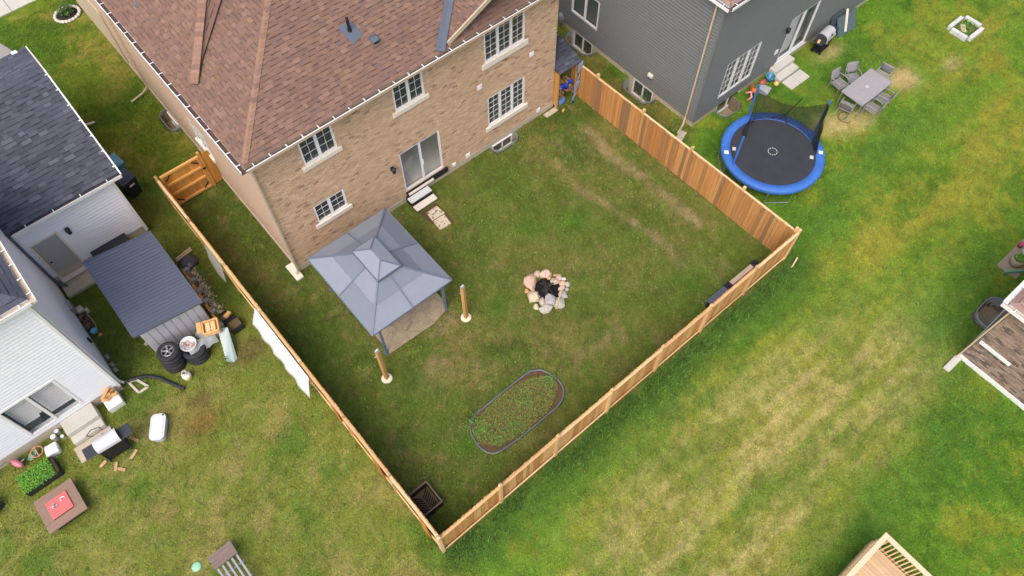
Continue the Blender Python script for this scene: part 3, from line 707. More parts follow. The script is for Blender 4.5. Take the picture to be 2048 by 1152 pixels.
# ------------------------------------------------------------------ brown brick house at the edge
BR2 = ([lin(150, 130, 115), lin(140, 120, 106), lin(160, 141, 126), lin(104, 92, 85), lin(128, 110, 98)], [30, 22, 20, 12, 14])
nh = thing('brown_brick_house', 'brown mixed brick bungalow with white trim and brown shingles', 'house', (19, -20, 0))
TNA = wallT(15.85, -18.03, 1, 0); TNB = wallT(22.5, -18.03, 0, -1)
for T_, L_ in ((TNA, 7.0), (TNB, 6.65)):
    wall_core(nh, T_, 0 if T_ is TNB else .23, L_ - (.02 if T_ is TNB else 0), .2, 3.5, [], M['mortar'])
lint = (.05, 1.18, 1.3, 1.42)
pl = brick_list(TNA, 0, 7.0, .2, 3.5, [lint, (.05, 1.18, 1.1, 1.3)], BR2, 51, bl=.24, bh=.075) + brick_list(TNB, 0, 6.65, .2, 3.5, [], BR2, 52, bl=.24, bh=.075)
pieces(nh, pl, 'brick', 'bricks', M['brick'], 300)
for k in range(13):
    b = MB(TNA, jit(BR2[0][3 if k % 3 else 1], .12)); b.box(.06 + k * .087, .135 + k * .087, -.006, .012, 1.11, 1.29); obj('soldier_brick', b, M['brick'], nh)
b = MB(TNA); b.box(lint[0], lint[1], -.06, .01, lint[2], lint[3]); obj('stone_band', b, M['white'], nh)
b = MB(); b.box(15.82, 22.5, -25, -18.0, -.6, .2); obj('foundation', b, M['white'], nh)
rr = [(15.72, -25, 3.72), (15.72, -17.76, 3.72), (22, -17.76, 3.72), (22, -21.3, 5.6), (19.2, -21.3, 5.6), (19.2, -25, 5.6)]
b = MB(); b.add(rr + [(22, -25, 3.72)], [(1, 0, 5, 4), (2, 1, 4, 3), (0, 1, 2, 6)], lin(150, 120, 110)); ro = obj('roof', b, M['shingle'], nh)
SHB = ([lin(158, 130, 120), lin(148, 120, 110), lin(168, 140, 128)], [2, 2, 1])
sl = shingle_list([(15.72, -17.76, 3.72), (15.72, -25, 3.72), (19.2, -25, 5.6), (19.2, -21.3, 5.6)], SHB, 53, expo=.2, wmin=.3, wmax=.8, lim=lambda p: p.y > -21.5) + shingle_list([(22, -17.76, 3.72), (15.72, -17.76, 3.72), (19.2, -21.3, 5.6), (22, -21.3, 5.6)], SHB, 54, expo=.2, wmin=.3, wmax=.8)
pieces(ro, sl, 'shingle', 'shingles', M['shingle'], 120)
b = MB(); b.box(15.75, 22, -18.0, -17.79, 3.55, 3.7); b.box(15.75, 15.83, -25, -18.0, 3.55, 3.7); obj('eave_box', b, M['white'], nh)
gutter(nh, (15.72, -17.76, 3.7), (22, -17.76, 3.7), (0, 1, 0), material='white', inside='white'); gutter(nh, (15.72, -17.62, 3.7), (15.72, -25, 3.7), (-1, 0, 0), material='white', inside='soffit', straps=.8)
downspout(nh, [(15.78, -17.97, 3.5), (15.78, -17.97, .3), (15.7, -17.97, .12)])
b = MB(); b.box(15.04, 15.78, -18.14, -17.9, 0, .09); tag(obj('splash_block', b, M['slabconc'], None, bev=.015), 'pale concrete splash block at the corner of the brown brick bungalow', 'splash block')
well(wallT(22.5, -18.0, 0, -1), 22.5 - 18.95, 22.5 - 17.5, .64, 'wide galvanised window well with gravel beside the brown brick bungalow', deep=.6, top=.16)
# ------------------------------------------------------------------ fences
W_NEW = [lin(206, 158, 98), lin(196, 146, 88), lin(214, 170, 112), lin(184, 134, 80)]
W_OLD = [lin(184, 130, 76), lin(190, 138, 84), lin(168, 120, 74), lin(158, 118, 78), lin(192, 142, 88), lin(144, 112, 80), lin(182, 124, 68), lin(176, 128, 78), lin(186, 134, 80)]
W_PALE = [lin(216, 180, 132), lin(206, 168, 120), lin(224, 192, 148)]
BMESH = {}
def board_mesh(c, w, t, h):
    k = (c, w, t, h)
    if k not in BMESH:
        mb = MB(None, c); mb.add([(-w / 2, -t / 2, 0), (w / 2, -t / 2, 0), (w / 2, t / 2, 0), (-w / 2, t / 2, 0), (-w / 2, -t / 2, h - .03), (w / 2, -t / 2, h - .03), (w / 2, t / 2, h - .03), (-w / 2, t / 2, h - .03),
                                  (-w / 2 + .025, -t / 2, h), (w / 2 - .025, -t / 2, h), (w / 2 - .025, t / 2, h), (-w / 2 + .025, t / 2, h)],
                                 [(0, 3, 2, 1), (0, 1, 5, 4), (1, 2, 6, 5), (2, 3, 7, 6), (3, 0, 4, 7), (4, 5, 9, 8), (5, 6, 10, 9), (6, 7, 11, 10), (7, 4, 8, 11), (8, 9, 10, 11)])
        me = mk_mesh('fence_board', mb); me.materials.append(M['wood']); BMESH[k] = me
    return BMESH[k]
def fence(name, label, p0, p1, nsp, inner, pal, posts=None, seed=1, H=1.83, ppal=W_PALE):
    r = random.Random(seed); p0 = Vector((*p0, 0)); p1 = Vector((*p1, 0)); L = (p1 - p0).length; d = (p1 - p0) / L; n = Vector((*inner, 0)).normalized()
    ang = math.atan2(d.y, d.x)
    t = thing(name, label, 'fence', (p0 + p1) / 2)
    nb = int(L / .143); pit = L / nb
    for k in range(nb):
        a = p0 + d * (pit * (k + .5)) + n * (.062 + r.uniform(-.004, .004)); me = board_mesh(r.choice(pal), .137, .019, 1.77)
        inst('fence_board', me, None, t, Matrix.Translation(a + Z * (.03 + r.uniform(-.022, .022))) @ Matrix.Rotation(ang + r.uniform(-.02, .02), 4, 'Z') @ Matrix.Rotation(r.uniform(-.006, .006), 4, 'Y'))
    pos = posts or [L * i / nsp for i in range(nsp + 1)]
    for s in pos:
        a = p0 + d * s - n * .0; c = jit(r.choice(ppal), .06, r)
        mb = MB(None, c); mb.rbox(a + Z * .975, (.1, .1, 2.05), ang); mb.add([a + Matrix.Rotation(ang, 3, 'Z') @ Vector((x, y, 2.001)) for x, y in ((-.047, -.047), (.047, -.047), (.047, .047), (-.047, .047))] + [a + Z * 2.035], [(0, 1, 4), (1, 2, 4), (2, 3, 4), (3, 0, 4)])
        obj('fence_post', mb, M['wood'], t)
    for s0, s1 in zip(pos[:-1], pos[1:]):
        for z, w, h in ((1.775, .085, .035), (.16, .04, .085)):
            a = p0 + d * (s0 + .05); b_ = p0 + d * (s1 - .05); mb = MB(None, jit(r.choice(W_PALE), .05, r))
            mb.bar(a + Z * z - n * (.0 if z > 1 else .01), b_ + Z * z - n * (.0 if z > 1 else .01), w, h); obj('fence_rail', mb, M['woodx'] if abs(d.x) > .5 else M['woody'], t)
    return t
FC = Vector((-2.046, -11.538)); FR = Vector((14.28, -11.40)); FT = Vector((13.97, .15)); FL = Vector((-2.17, 5.61))
fence('rear_fence', 'new light wood board fence along the back of the yard above tall grass', FC, FR, 7, (0, 1), W_NEW, seed=5)
LR = (FT - FR).length
fence('side_fence', 'weathered orange brown board fence facing the grey house and trampoline', FR, FT, 4, (-1, 0), W_OLD, posts=[0.12, 2.54, 5.08, 7.62, 10.16, LR], seed=6)
lf = fence('side_fence', 'long board fence beside the metal shed with a white sheet hung outside', FC, FL, 7, (1, 0), W_NEW, posts=[.12] + [17.15 * i / 7 for i in range(1, 8)], seed=7)
for k in (1, 2, 5, 6):
    y = -11.54 + 2.45 * k; b = MB(); b.rbox((-2.12, y - .2, 1.72), (.05, .12, .06)); obj('hinge_bracket', b, M['galv'], lf)
# lower back boards that show on the outside of the left fence
for k in range(7):
    y0 = -11.54 + 2.45 * k
    b = MB(None, jit(lin(188, 128, 70), .1)); b.box(-2.13, -2.105, y0 + .55, y0 + .95, .05, 1.66); obj('brace_board', b, M['wood'], lf)
# gate between the fence and the house
gt = thing('garden_gate', 'orange stained wooden gate with black corner straps beside the brick house', 'gate', (-1.3, 5.6, 0))
gy_ = 5.6; OR = [lin(196, 140, 66), lin(188, 130, 60), lin(202, 148, 76)]
for k in range(10):
    b = MB(None, jit(R.choice(OR), .06)); x = -2.05 + k * .159; b.box(x, x + .153, gy_ + .05, gy_ + .07, .08, 1.85); obj('gate_board', b, M['wood'], gt)
for z in (.12, .72, 1.26, 1.82):
    b = MB(None, jit(lin(214, 164, 96), .05)); b.box(-2.05, -.47, gy_ - .03, gy_ + .048, z - .045, z + .045); obj('gate_rail', b, M['woodx'], gt)
for x in (-2.04, -.55):
    b = MB(None, jit(lin(206, 152, 84), .05)); b.box(x, x + .08, gy_ - .032, gy_ + .046, .17, 1.77); obj('gate_stile', b, M['wood'], gt)
for x, sx in ((-1.92, 1), (-.57, -1)):
    for z, sz in ((.2, 1), (1.74, -1)):
        b = MB(); b.bar((x, gy_ - .02, z + sz * .22), (x + sx * .22, gy_ - .02, z), .04, .02, up=(0, 1, 0)); obj('corner_strap', b, M['black'], gt)
b = MB(); b.box(-.53, -.4, gy_ - .07, gy_ - .034, 1.15, 1.22); obj('gate_latch', b, M['black'], gt)
b = MB(None, lin(200, 148, 82)); b.box(-.46, -.36, gy_ - .02, gy_ + .09, 0, 2.0); obj('gate_post', b, M['wood'], gt)
for k in range(2):
    b = MB(None, OR[k]); b.box(-.35 + k * .165, -.19 + k * .165, gy_ + .02, gy_ + .045, .05, 1.86); obj('filler_board', b, M['wood'], gt)
# white sheet over the left fence
b = MB(); n = 26; vs = []
rr_ = random.Random(4)
for i in range(n):
    y = -1.5 - 3.35 * i / (n - 1); zt = 1.86; zb = .84 + .07 * math.sin(i * .7) + rr_.uniform(-.08, .08) - .1 * i / n + .25 * (i < 1) - .1 * (i > 23)
    for k in range(7):
        f = k / 6; z = zt + (zb - zt) * f
        vs.append((-2.2 - .34 * f - .03 * f * math.sin(i * 1.1 + f * 3), y, z))
b.add(vs, [(i * 7 + k, i * 7 + k + 1, (i + 1) * 7 + k + 1, (i + 1) * 7 + k) for i in range(n - 1) for k in range(6)])
o = tag(obj('white_sheet', b, M['white'], None, smooth=True), 'torn white plastic sheet hung on the outside of the wooden fence', 'sheet'); md = o.modifiers.new('s', 'SOLIDIFY'); md.thickness = .01
b = MB(); b.add([(-2.16, 2.15, 1.75), (-2.36, 1.95, .95), (-2.38, .8, .75), (-2.18, .95, 1.7), (-2.42, 1.4, .65)], [(0, 1, 4, 2, 3)], lin(158, 156, 144)); o = tag(obj('mesh_sheet', b, M['rock'], None), 'pale grey mottled sheet leaning on the outer side of the wooden fence', 'sheet'); md = o.modifiers.new('s', 'SOLIDIFY'); md.thickness = .01

# ------------------------------------------------------------------ gazebo
gz = thing('gazebo', 'blue grey hardtop gazebo with two tier roof beside the brick house', 'gazebo', (1.85, -3.1, 0))
x0, x1, y0, y1 = .2, 3.5, -5.06, -1.16; ze, zi = 2.1, 2.78
ix0, ix1, iy0, iy1 = 1.46, 2.24, -3.78, -2.5
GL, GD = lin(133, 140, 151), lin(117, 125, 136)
O = [Vector((x0, y0, ze)), Vector((x1, y0, ze)), Vector((x1, y1, ze)), Vector((x0, y1, ze))]
I = [Vector((ix0, iy0, zi)), Vector((ix1, iy0, zi)), Vector((ix1, iy1, zi)), Vector((ix0, iy1, zi))]
# tones: side -> [(outer, inner) for its two columns, in order of walking O[k]->O[k+1]]
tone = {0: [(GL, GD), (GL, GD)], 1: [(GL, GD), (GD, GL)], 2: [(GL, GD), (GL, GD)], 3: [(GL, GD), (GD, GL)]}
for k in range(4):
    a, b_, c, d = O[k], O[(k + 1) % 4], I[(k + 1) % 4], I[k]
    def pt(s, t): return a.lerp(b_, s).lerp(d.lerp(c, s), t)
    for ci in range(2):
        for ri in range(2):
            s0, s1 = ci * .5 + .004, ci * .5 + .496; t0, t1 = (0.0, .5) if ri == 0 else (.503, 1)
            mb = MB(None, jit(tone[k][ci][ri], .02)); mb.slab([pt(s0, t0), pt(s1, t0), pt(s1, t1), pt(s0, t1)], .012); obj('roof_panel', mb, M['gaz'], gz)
    mb = MB(None, lin(106, 116, 130)); mb.bar(a + Z * .012, d + Z * .012, .06, .035); obj('hip_rib', mb, M['gaz'], gz)
    mb = MB(None, lin(106, 116, 130)); mb.bar(pt(.5, 0) + Z * .01, pt(.5, 1) + Z * .01, .05, .03); obj('mid_rib', mb, M['gaz'], gz)
    mb = MB(None, lin(112, 122, 136)); mb.bar(a - Z * .03, b_ - Z * .03, .03, .07); obj('eave_trim', mb, M['gaz'], gz)
tx0, tx1, ty0, ty1, tz, tr = 1.37, 2.31, -3.93, -2.4, 2.88, 3.1
ra, rb_ = Vector((1.84, -3.45, tr)), Vector((1.84, -2.88, tr))
C4 = [Vector((tx0, ty0, tz)), Vector((tx1, ty0, tz)), Vector((tx1, ty1, tz)), Vector((tx0, ty1, tz))]
for k, pts in enumerate(([C4[0], C4[1], ra], [C4[1], C4[2], rb_, ra], [C4[2], C4[3], rb_], [C4[3], C4[0], ra, rb_])):
    mb = MB(None, lin(137, 145, 156)); mb.slab(pts, .012); obj('top_panel', mb, M['gaz'], gz)
for k, q in enumerate((ra, ra, rb_, rb_)):
    mb = MB(None, lin(104, 114, 128)); mb.bar(C4[k] + Z * .01, q + Z * .01, .04, .025); obj('top_rib', mb, M['gaz'], gz)
    mb = MB(None, lin(96, 106, 120)); mb.bar(C4[k] - Z * .02, C4[(k + 1) % 4] - Z * .02, .03, .06); obj('top_trim', mb, M['gaz'], gz)
mb = MB(None, lin(86, 96, 112)); mb.box(ix0 + .05, ix1 - .05, iy0 + .05, iy1 - .05, 2.7, 2.88); obj('vent_collar', mb, M['gaz'], gz)
for px_, py_ in ((.55, -4.85), (3.22, -4.82), (.5, -1.45), (3.2, -1.45)):
    mb = MB(None, lin(112, 124, 144)); mb.box(px_ - .045, px_ + .045, py_ - .045, py_ + .045, 0, 2.05); po = obj('post', mb, M['gaz'], gz, bev=.008)
    mb = MB(None, lin(84, 94, 110)); mb.box(px_ - .1, px_ + .1, py_ - .1, py_ + .1, 0, .02); mb.box(px_ - .055, px_ + .055, py_ - .055, py_ + .055, .5, .56); obj('base_plate', mb, M['gaz'], po)
for (a, c) in (((.5, -4.83), (3.2, -4.83)), ((.5, -1.45), (3.2, -1.45)), ((.52, -4.8), (.52, -1.45)), ((3.2, -4.8), (3.2, -1.45))):
    mb = MB(None, lin(112, 124, 144)); mb.bar((*a, 1.98), (*c, 1.98), .06, .1); obj('beam', mb, M['gaz'], gz)
# patterned rug below
def rug_mat():
    m = mat('rug', lin(168, 154, 130), rough=.95, var=.25, scale=4, spec=.1); N = m.node_tree.nodes; L = m.node_tree.links; P = N['Principled BSDF']
    src = P.inputs['Base Color'].links[0].from_socket
    geo = N.new('ShaderNodeNewGeometry'); v = N.new('ShaderNodeTexVoronoi'); v.feature = 'DISTANCE_TO_EDGE'; v.inputs['Scale'].default_value = 2.4; L.new(geo.outputs['Position'], v.inputs['Vector'])
    w = N.new('ShaderNodeTexWave'); w.wave_type = 'RINGS'; w.inputs['Scale'].default_value = 5; w.inputs['Distortion'].default_value = 3; w.inputs['Detail'].default_value = 1; L.new(geo.outputs['Position'], w.inputs['Vector'])
    c1 = N.new('ShaderNodeMath'); c1.operation = 'LESS_THAN'; c1.inputs[1].default_value = .02; L.new(v.outputs['Distance'], c1.inputs[0])
    c2 = N.new('ShaderNodeMath'); c2.operation = 'LESS_THAN'; c2.inputs[1].default_value = .12; L.new(w.outputs['Fac'], c2.inputs[0])
    mx = N.new('ShaderNodeMath'); mx.operation = 'MAXIMUM'; L.new(c1.outputs[0], mx.inputs[0]); L.new(c2.outputs[0], mx.inputs[1])
    mi = N.new('ShaderNodeMix'); mi.data_type = 'RGBA'; L.new(mx.outputs[0], mi.inputs['Factor']); L.new(src, mi.inputs['A']); mi.inputs['B'].default_value = (*lin(138, 124, 102), 1)
    L.new(mi.outputs['Result'], P.inputs['Base Color']); return m
b = MB(); b.prism([(.62, -4.98), (2.5, -5.05), (3.12, -4.9), (3.38, -4.55), (3.3, -1.5), (.65, -1.6)], .004, .03); tag(obj('outdoor_rug', b, rug_mat(), None), 'sandy patterned outdoor rug under the blue grey gazebo', 'rug')

# ------------------------------------------------------------------ line posts
def line_post(x, y, label, h):
    t = thing('line_post', label, 'post', (x, y, 0))
    b = MB(None, lin(196, 152, 94)); b.rbox((x, y, h / 2 + .05), (.13, .13, h), .3); obj('post', b, M['wood'], t, bev=.006)
    b = MB(None, lin(226, 214, 192)); b.lathe([(0, .06), (.16, .06), (.19, .045), (.2, 0)], (x, y, 0), 20); obj('footing', b, M['paint'], t)
    b = MB(); b.rbox((x, y, h + .07), (.15, .11, .05), .3); b.bar((x - .16, y, h - .25), (x + .02, y - .02, h - .22), .025, .02); b.cyl((x - .05, y, h + .09), (x + .05, y, h + .12), .045, n=10); obj('pulley', b, M['galv'], t, bev=.005)
line_post(3.56, -5.59, 'wooden post in a round pale footing nearer the fire pit', 2.2)
line_post(-.02, -5.68, 'wooden post in a round pale footing nearer the shed side fence', 2.2)

# ------------------------------------------------------------------ fire pit
fp = thing('fire_pit', 'ring of rounded fieldstones with charred logs in the yard', 'fire pit', (6.55, -6.65, 0))
ST = [(6.3, -6.0, .21, .27), (6.71, -5.91, .11, .11), (6.97, -6.09, .18, .16), (7.0, -6.55, .16, .12), (7.23, -6.55, .09, .09), (7.35, -6.69, .07, .08), (7.17, -6.79, .11, .1), (7.29, -6.95, .08, .1), (7.0, -6.93, .12, .09),
      (7.13, -7.09, .06, .07), (6.84, -7.16, .14, .15), (6.51, -7.38, .18, .21), (6.34, -7.06, .2, .2), (5.98, -7.21, .21, .15), (6.08, -6.9, .1, .15), (5.96, -6.54, .2, .2), (5.77, -6.92, .09, .11), (5.95, -6.19, .07, .08), (6.14, -6.31, .07, .06), (7.28, -6.41, .12, .04), (6.95, -6.28, .08, .08)]
SC = [lin(204, 166, 146), lin(190, 172, 152), lin(206, 176, 158), lin(188, 170, 150), lin(210, 176, 162), lin(196, 200, 200), lin(204, 164, 136), lin(176, 178, 164), lin(206, 170, 156), lin(170, 174, 158), lin(178, 172, 162), lin(166, 164, 148), lin(170, 166, 164), lin(178, 174, 160), lin(188, 170, 158), lin(196, 180, 156), lin(196, 190, 160), lin(204, 150, 112), lin(206, 158, 124), lin(190, 150, 116), lin(206, 160, 130)]
for i, (x, y, rx, ry2) in enumerate(ST):
    b = MB(None, SC[i]); rz = -.7 + (i * .37 % .5)
    h = min(rx, ry2) * .8; b.ball((x, y, h * .5), (rx * 1.22, ry2 * 1.16, h), 9, 6, seed=i + 1, rough=.42, rz=rz); obj('fieldstone', b, M['rock'], fp, bev=.012)
b = MB(None, lin(30, 28, 28)); b.lathe([(0, .05), (.3, .04), (.5, .01)], (6.62, -6.62, 0), 18); obj('ash_bed', b, M['rock'], fp)
for i in range(11):
    an = R.uniform(0, 3.14); c = Vector((6.62 + R.uniform(-.2, .2), -6.62 + R.uniform(-.2, .2), .1 + .012 * i)); d = Vector((math.cos(an), math.sin(an), R.uniform(-.15, .15))) * R.uniform(.12, .24)
    b = MB(None, jit(lin(52, 48, 46), .35)); b.cyl(c - d, c + d, R.uniform(.03, .05), R.uniform(.025, .045), 8); obj('charred_log', b, M['rock'], fp)
b = MB(None, lin(206, 178, 132)); b.bar((6.83, -7.1, .3), (6.2, -7.5, .2), .035, .02); tag(obj('kindling_stick', b, M['woodx'], None), 'thin pale stick lying across the fire pit stones', 'stick')

# ------------------------------------------------------------------ oval bed
BED = [(4.11, -8.80), (4.31, -8.99), (4.41, -9.29), (4.46, -9.61), (4.41, -9.89), (4.21, -10.13), (3.89, -10.27), (3.32, -10.29), (2.85, -10.30), (2.02, -10.29), (1.37, -10.24), (1.09, -10.13), (.90, -9.82), (.92, -9.31), (1.09, -8.91), (1.46, -8.71), (1.91, -8.70), (2.66, -8.68), (3.31, -8.68), (3.85, -8.70)]
gb = thing('garden_bed', 'oval weedy garden bed with grey flexible edging', 'garden bed', (2.7, -9.5, 0))
sm = []
for i in range(len(BED)):
    p_, q_, r_, s_ = [Vector((*BED[(i + k) % len(BED)], 0)) for k in (-1, 0, 1, 2)]
    for f in (0, .33, .66): sm.append(.5 * ((2 * q_) + (r_ - p_) * f + (2 * p_ - 5 * q_ + 4 * r_ - s_) * f * f + (3 * q_ - p_ - 3 * r_ + s_) * f ** 3))
b = MB(None, lin(98, 106, 112)); b.tube([p + Z * (.05 + .012 * math.sin(i * .9)) for i, p in enumerate(sm)], .034, 8, closed=True); obj('edging', b, M['gloss'], gb, smooth=True)
b = MB(); b.prism([(p.x, p.y) for p in sm][::-1], -.05, .05); obj('soil', b, M['soil'], gb)

# ------------------------------------------------------------------ things along the rear fence
t = thing('slatted_crate', 'dark wooden crate with chevron slat floor in the fence corner', 'crate', (-1.57, -10.0, 0))
DK = lin(62, 54, 48)
for (a, c, nm) in (((-1.96, -10.42), (-1.96, -9.56), 'side_board'), ((-1.2, -10.42), (-1.2, -9.56), 'side_board'), ((-1.94, -10.4), (-1.22, -10.4), 'end_board'), ((-1.94, -9.58), (-1.22, -9.58), 'end_board')):
    for z in (.14, .36):
        b = MB(None, jit(DK, .15)); b.bar((*a, z), (*c, z), .025, .2); obj(nm, b, M['woody'], t)
    b = MB(None, jit(lin(118, 104, 92), .1)); b.bar((*a, .475), (*c, .475), .05, .02); obj('top_trim', b, M['woody'], t)
b = MB(None, lin(112, 100, 74)); b.box(-1.92, -1.24, -10.38, -9.6, .02, .06); obj('bottom', b, M['woodx'], t)
for s in (-1, 1):
    for k in range(8):
        f = -.42 + k * .11; cx = -1.58 + s * .15; cy = -10.02 + f * .8
        b = MB(None, jit(lin(42, 38, 36), .2)); b.bar((cx - s * .13, cy - .1, .08), (cx + s * .13, cy + .1, .08), .035, .02); obj('chevron_slat', b, M['woodx'], t)
t = thing('low_bench', 'low bench of bleached planks on black block supports by the rear fence', 'bench', (12.2, -11.1, 0))
for x in (11.42, 12.86):
    b = MB(); b.box(x, x + .24, -11.26, -10.82, 0, .52); obj('support_block', b, M['black'], t, bev=.02)
for y, c in ((-11.22, lin(196, 176, 160)), (-11.02, lin(206, 184, 164))):
    b = MB(None, c); b.box(11.67, 12.85, y, y + .17, .42, .47); obj('seat_plank', b, M['woodx'], t, bev=.005)
t = thing('storage_box', 'black plastic deck box standing by the rear fence next to the low bench', 'box', (10.95, -11.08, 0))
b = MB(); b.box(10.5, 11.38, -11.27, -10.88, 0, .44); obj('body', b, M['blackplastic'], t, bev=.02)
b = MB(); b.box(10.47, 11.4, -11.29, -10.85, .44, .5); obj('lid', b, M['metalgrey'], t, bev=.015)
b = MB(None, lin(210, 184, 146)); b.bar((14.2, -11.85, .05), (14.45, -11.78, .42), .05, .04); tag(obj('stake', b, M['wood'], None), 'short loose wooden stake in the grass outside the fence corner', 'stake')
# steps and pavers at the patio door
t = thing('door_steps', 'two pale door steps with dark risers below the brick house patio door', 'steps', (5.45, -.4, 0))
b = MB(); b.box(4.98, 5.94, -.46, -.03, 0, .3); b.box(5.0, 5.92, -.74, -.46, 0, .13); obj('frame', b, M['black'], t)
b = MB(None, lin(206, 208, 208)); b.box(4.96, 5.96, -.45, -.16, .3, .36); obj('tread', b, M['paint'], t, bev=.01)
b = MB(None, lin(222, 214, 200)); b.box(4.96, 5.96, -.79, -.5, .13, .19); obj('tread', b, M['paint'], t, bev=.01)
def mottle():
    m = mat('mottle', lin(206, 192, 170), rough=.95, var=.1, scale=8, spec=.15); N = m.node_tree.nodes; L = m.node_tree.links; P = N['Principled BSDF']
    src = P.inputs['Base Color'].links[0].from_socket; geo = N.new('ShaderNodeNewGeometry'); n = N.new('ShaderNodeTexNoise'); n.inputs['Scale'].default_value = 11; n.inputs['Detail'].default_value = 3; L.new(geo.outputs['Position'], n.inputs['Vector'])
    r = N.new('ShaderNodeMapRange'); r.inputs['From Min'].default_value = .56; r.inputs['From Max'].default_value = .62; L.new(n.outputs['Fac'], r.inputs['Value'])
    mi = N.new('ShaderNodeMix'); mi.data_type = 'RGBA'; L.new(r.outputs['Result'], mi.inputs['Factor']); L.new(src, mi.inputs['A']); mi.inputs['B'].default_value = (*lin(104, 96, 82), 1); L.new(mi.outputs['Result'], P.inputs['Base Color']); return m
mo = mottle()
for k, (pts, lb) in enumerate(((((5.2, -1.42), (5.24, -.98), (5.76, -.96), (5.8, -1.44)), 'flaking pale paving slab right below the brick house door steps'), (((5.16, -1.95), (5.2, -1.46), (5.74, -1.47), (5.68, -2.0)), 'flaking pale paving slab with mossy spots, farther from the brick house door steps'))):
    b = MB(); b.prism(pts[::-1] if k > 9 else pts, -.03, .03); tag(obj('paving_slab', b, mo, None, bev=.01), lb, 'paving slab')
b = MB(); b.prism([(5.08, -1.3), (5.05, -.8), (5.86, -.82), (5.86, -1.5), (5.82, -1.95), (5.7, -2.05), (5.12, -1.5)][::-1], -.04, .004); struct('bare_soil', b, M['soil'], kind='structure')
b = MB(); b.box(-.3, .0, -.36, .46, 0, .09); sb = obj('splash_block', b, M['stone'], None, bev=.015); tag(sb, 'pale splash block at the corner of the tan brick house', 'splash block')
b = MB(); b.box(12.1, 12.75, -.35, -.12, 0, .05); tag(obj('paving_slab', b, M['concrete'], None, bev=.01), 'small grey slab on the grass by the firewood shelter', 'paving slab')
# firewood shelter
t = thing('firewood_shelter', 'narrow wooden firewood shelter with dark shingle roof against the brick house', 'shelter', (13.35, .4, 0))
OW = lin(204, 152, 82)
for x in (12.76, 13.82):
    for y, h in ((-.2, 2.0), (1.0, 2.3)):
        b = MB(None, jit(OW, .05)); b.box(x, x + .09, y, y + .09, 0, h); obj('post', b, M['wood'], t)
for k in range(8):
    b = MB(None, jit(OW, .08)); b.box(12.855, 13.81, 1.0, 1.02, .1 + k * .26, .34 + k * .26); obj('back_board', b, M['woodx'], t)
for k in range(7):
    b = MB(None, jit(OW, .08)); b.box(12.762, 12.78, -.1, 1.0, .1 + k * .27, .35 + k * .27); obj('side_board', b, M['woody'], t)
b = MB(None, OW); b.box(12.74, 13.93, -.23, -.2, 1.95, 2.05); obj('front_beam', b, M['woodx'], t)
b = MB(); b.slab([(12.72, -.33, 2.08), (13.95, -.33, 2.08), (13.95, 1.15, 2.45), (12.72, 1.15, 2.45)], .03); rf = obj('roof', b, M['dark'], t)
pieces(rf, shingle_list([(12.72, -.33, 2.082), (13.95, -.33, 2.082), (13.95, 1.15, 2.452), (12.72, 1.15, 2.452)], SH_DARK, 61, expo=.16, wmin=.2, wmax=.4), 'shingle', 'shingles', M['shingle'], 100)
rr_ = random.Random(12)
for k in range(46):
    i, j = k % 7, k // 7
    c = Vector((12.93 + i * .135 + rr_.uniform(-.03, .03), rr_.uniform(.15, .55) - .02 * j, .1 + j * .14)); d = Vector((rr_.uniform(-.03, .03), 1, rr_.uniform(-.1, .1))) * .2
    b = MB(None, jit(rr_.choice([lin(206, 160, 104), lin(176, 136, 96), lin(150, 130, 110), lin(190, 150, 110)]), .12, rr_)); b.cyl(c - d, c + d, .07, .062, 6); tag(obj('firewood_log', b, M['woody'], None), 'split firewood log stacked in the wooden shelter', 'log', 'firewood in the shelter')
b = MB(None, lin(40, 70, 190)); n = 9
b.add([(13.02 + .62 * i / (n - 1), -.12 - .06 * math.sin(i * 1.7), 1.02 + .26 * abs(i / (n - 1) - .5) - .3 * k) for k in range(2) for i in range(n)], [(i, i + 1, n + i + 1, n + i) for i in range(n - 1)])
o = tag(obj('blue_tarp', b, M['fabric'], None, smooth=True), 'small blue tarp hung over the stacked firewood', 'tarp'); md = o.modifiers.new('s', 'SOLIDIFY'); md.thickness = .01
b = MB(None, lin(140, 160, 190)); vs = []; n = 14
for i in range(n):
    f = i / (n - 1); c = Vector((13.93 - .1 * f - .35 * f * f, -.3 - .1 * f, 2.0 * (1 - f) + .05))
    for k in range(4): vs.append(c + Vector((.1 * math.sin(k * 1.2 + i) - .12 * k / 3 , -.06 * (k % 2), .03 * math.cos(i * 1.9 + k))))
b.add(vs, [(i * 4 + k, i * 4 + k + 1, i * 4 + k + 5, i * 4 + k + 4) for i in range(n - 1) for k in range(3)])
o = tag(obj('rolled_tarp', b, M['fabric'], None, smooth=True), 'grey blue tarp hanging down the open corner of the firewood shelter', 'tarp'); md = o.modifiers.new('s', 'SOLIDIFY'); md.thickness = .012
b = MB(None, lin(92, 120, 170)); b.ball((13.15, -.12, .14), (.22, .13, .14), 12, 8, seed=3, rough=.5); tag(obj('crumpled_tarp', b, M['fabric'], None, smooth=True), 'crumpled blue grey plastic at the foot of the firewood stack', 'tarp')
b = MB(None, lin(222, 176, 96)); b.rbox((12.9, -.5, .04), (.14, .08, .06), .5); tag(obj('wood_offcut', b, M['woodx'], None), 'small yellow wood offcut on the grass before the firewood shelter', 'offcut')
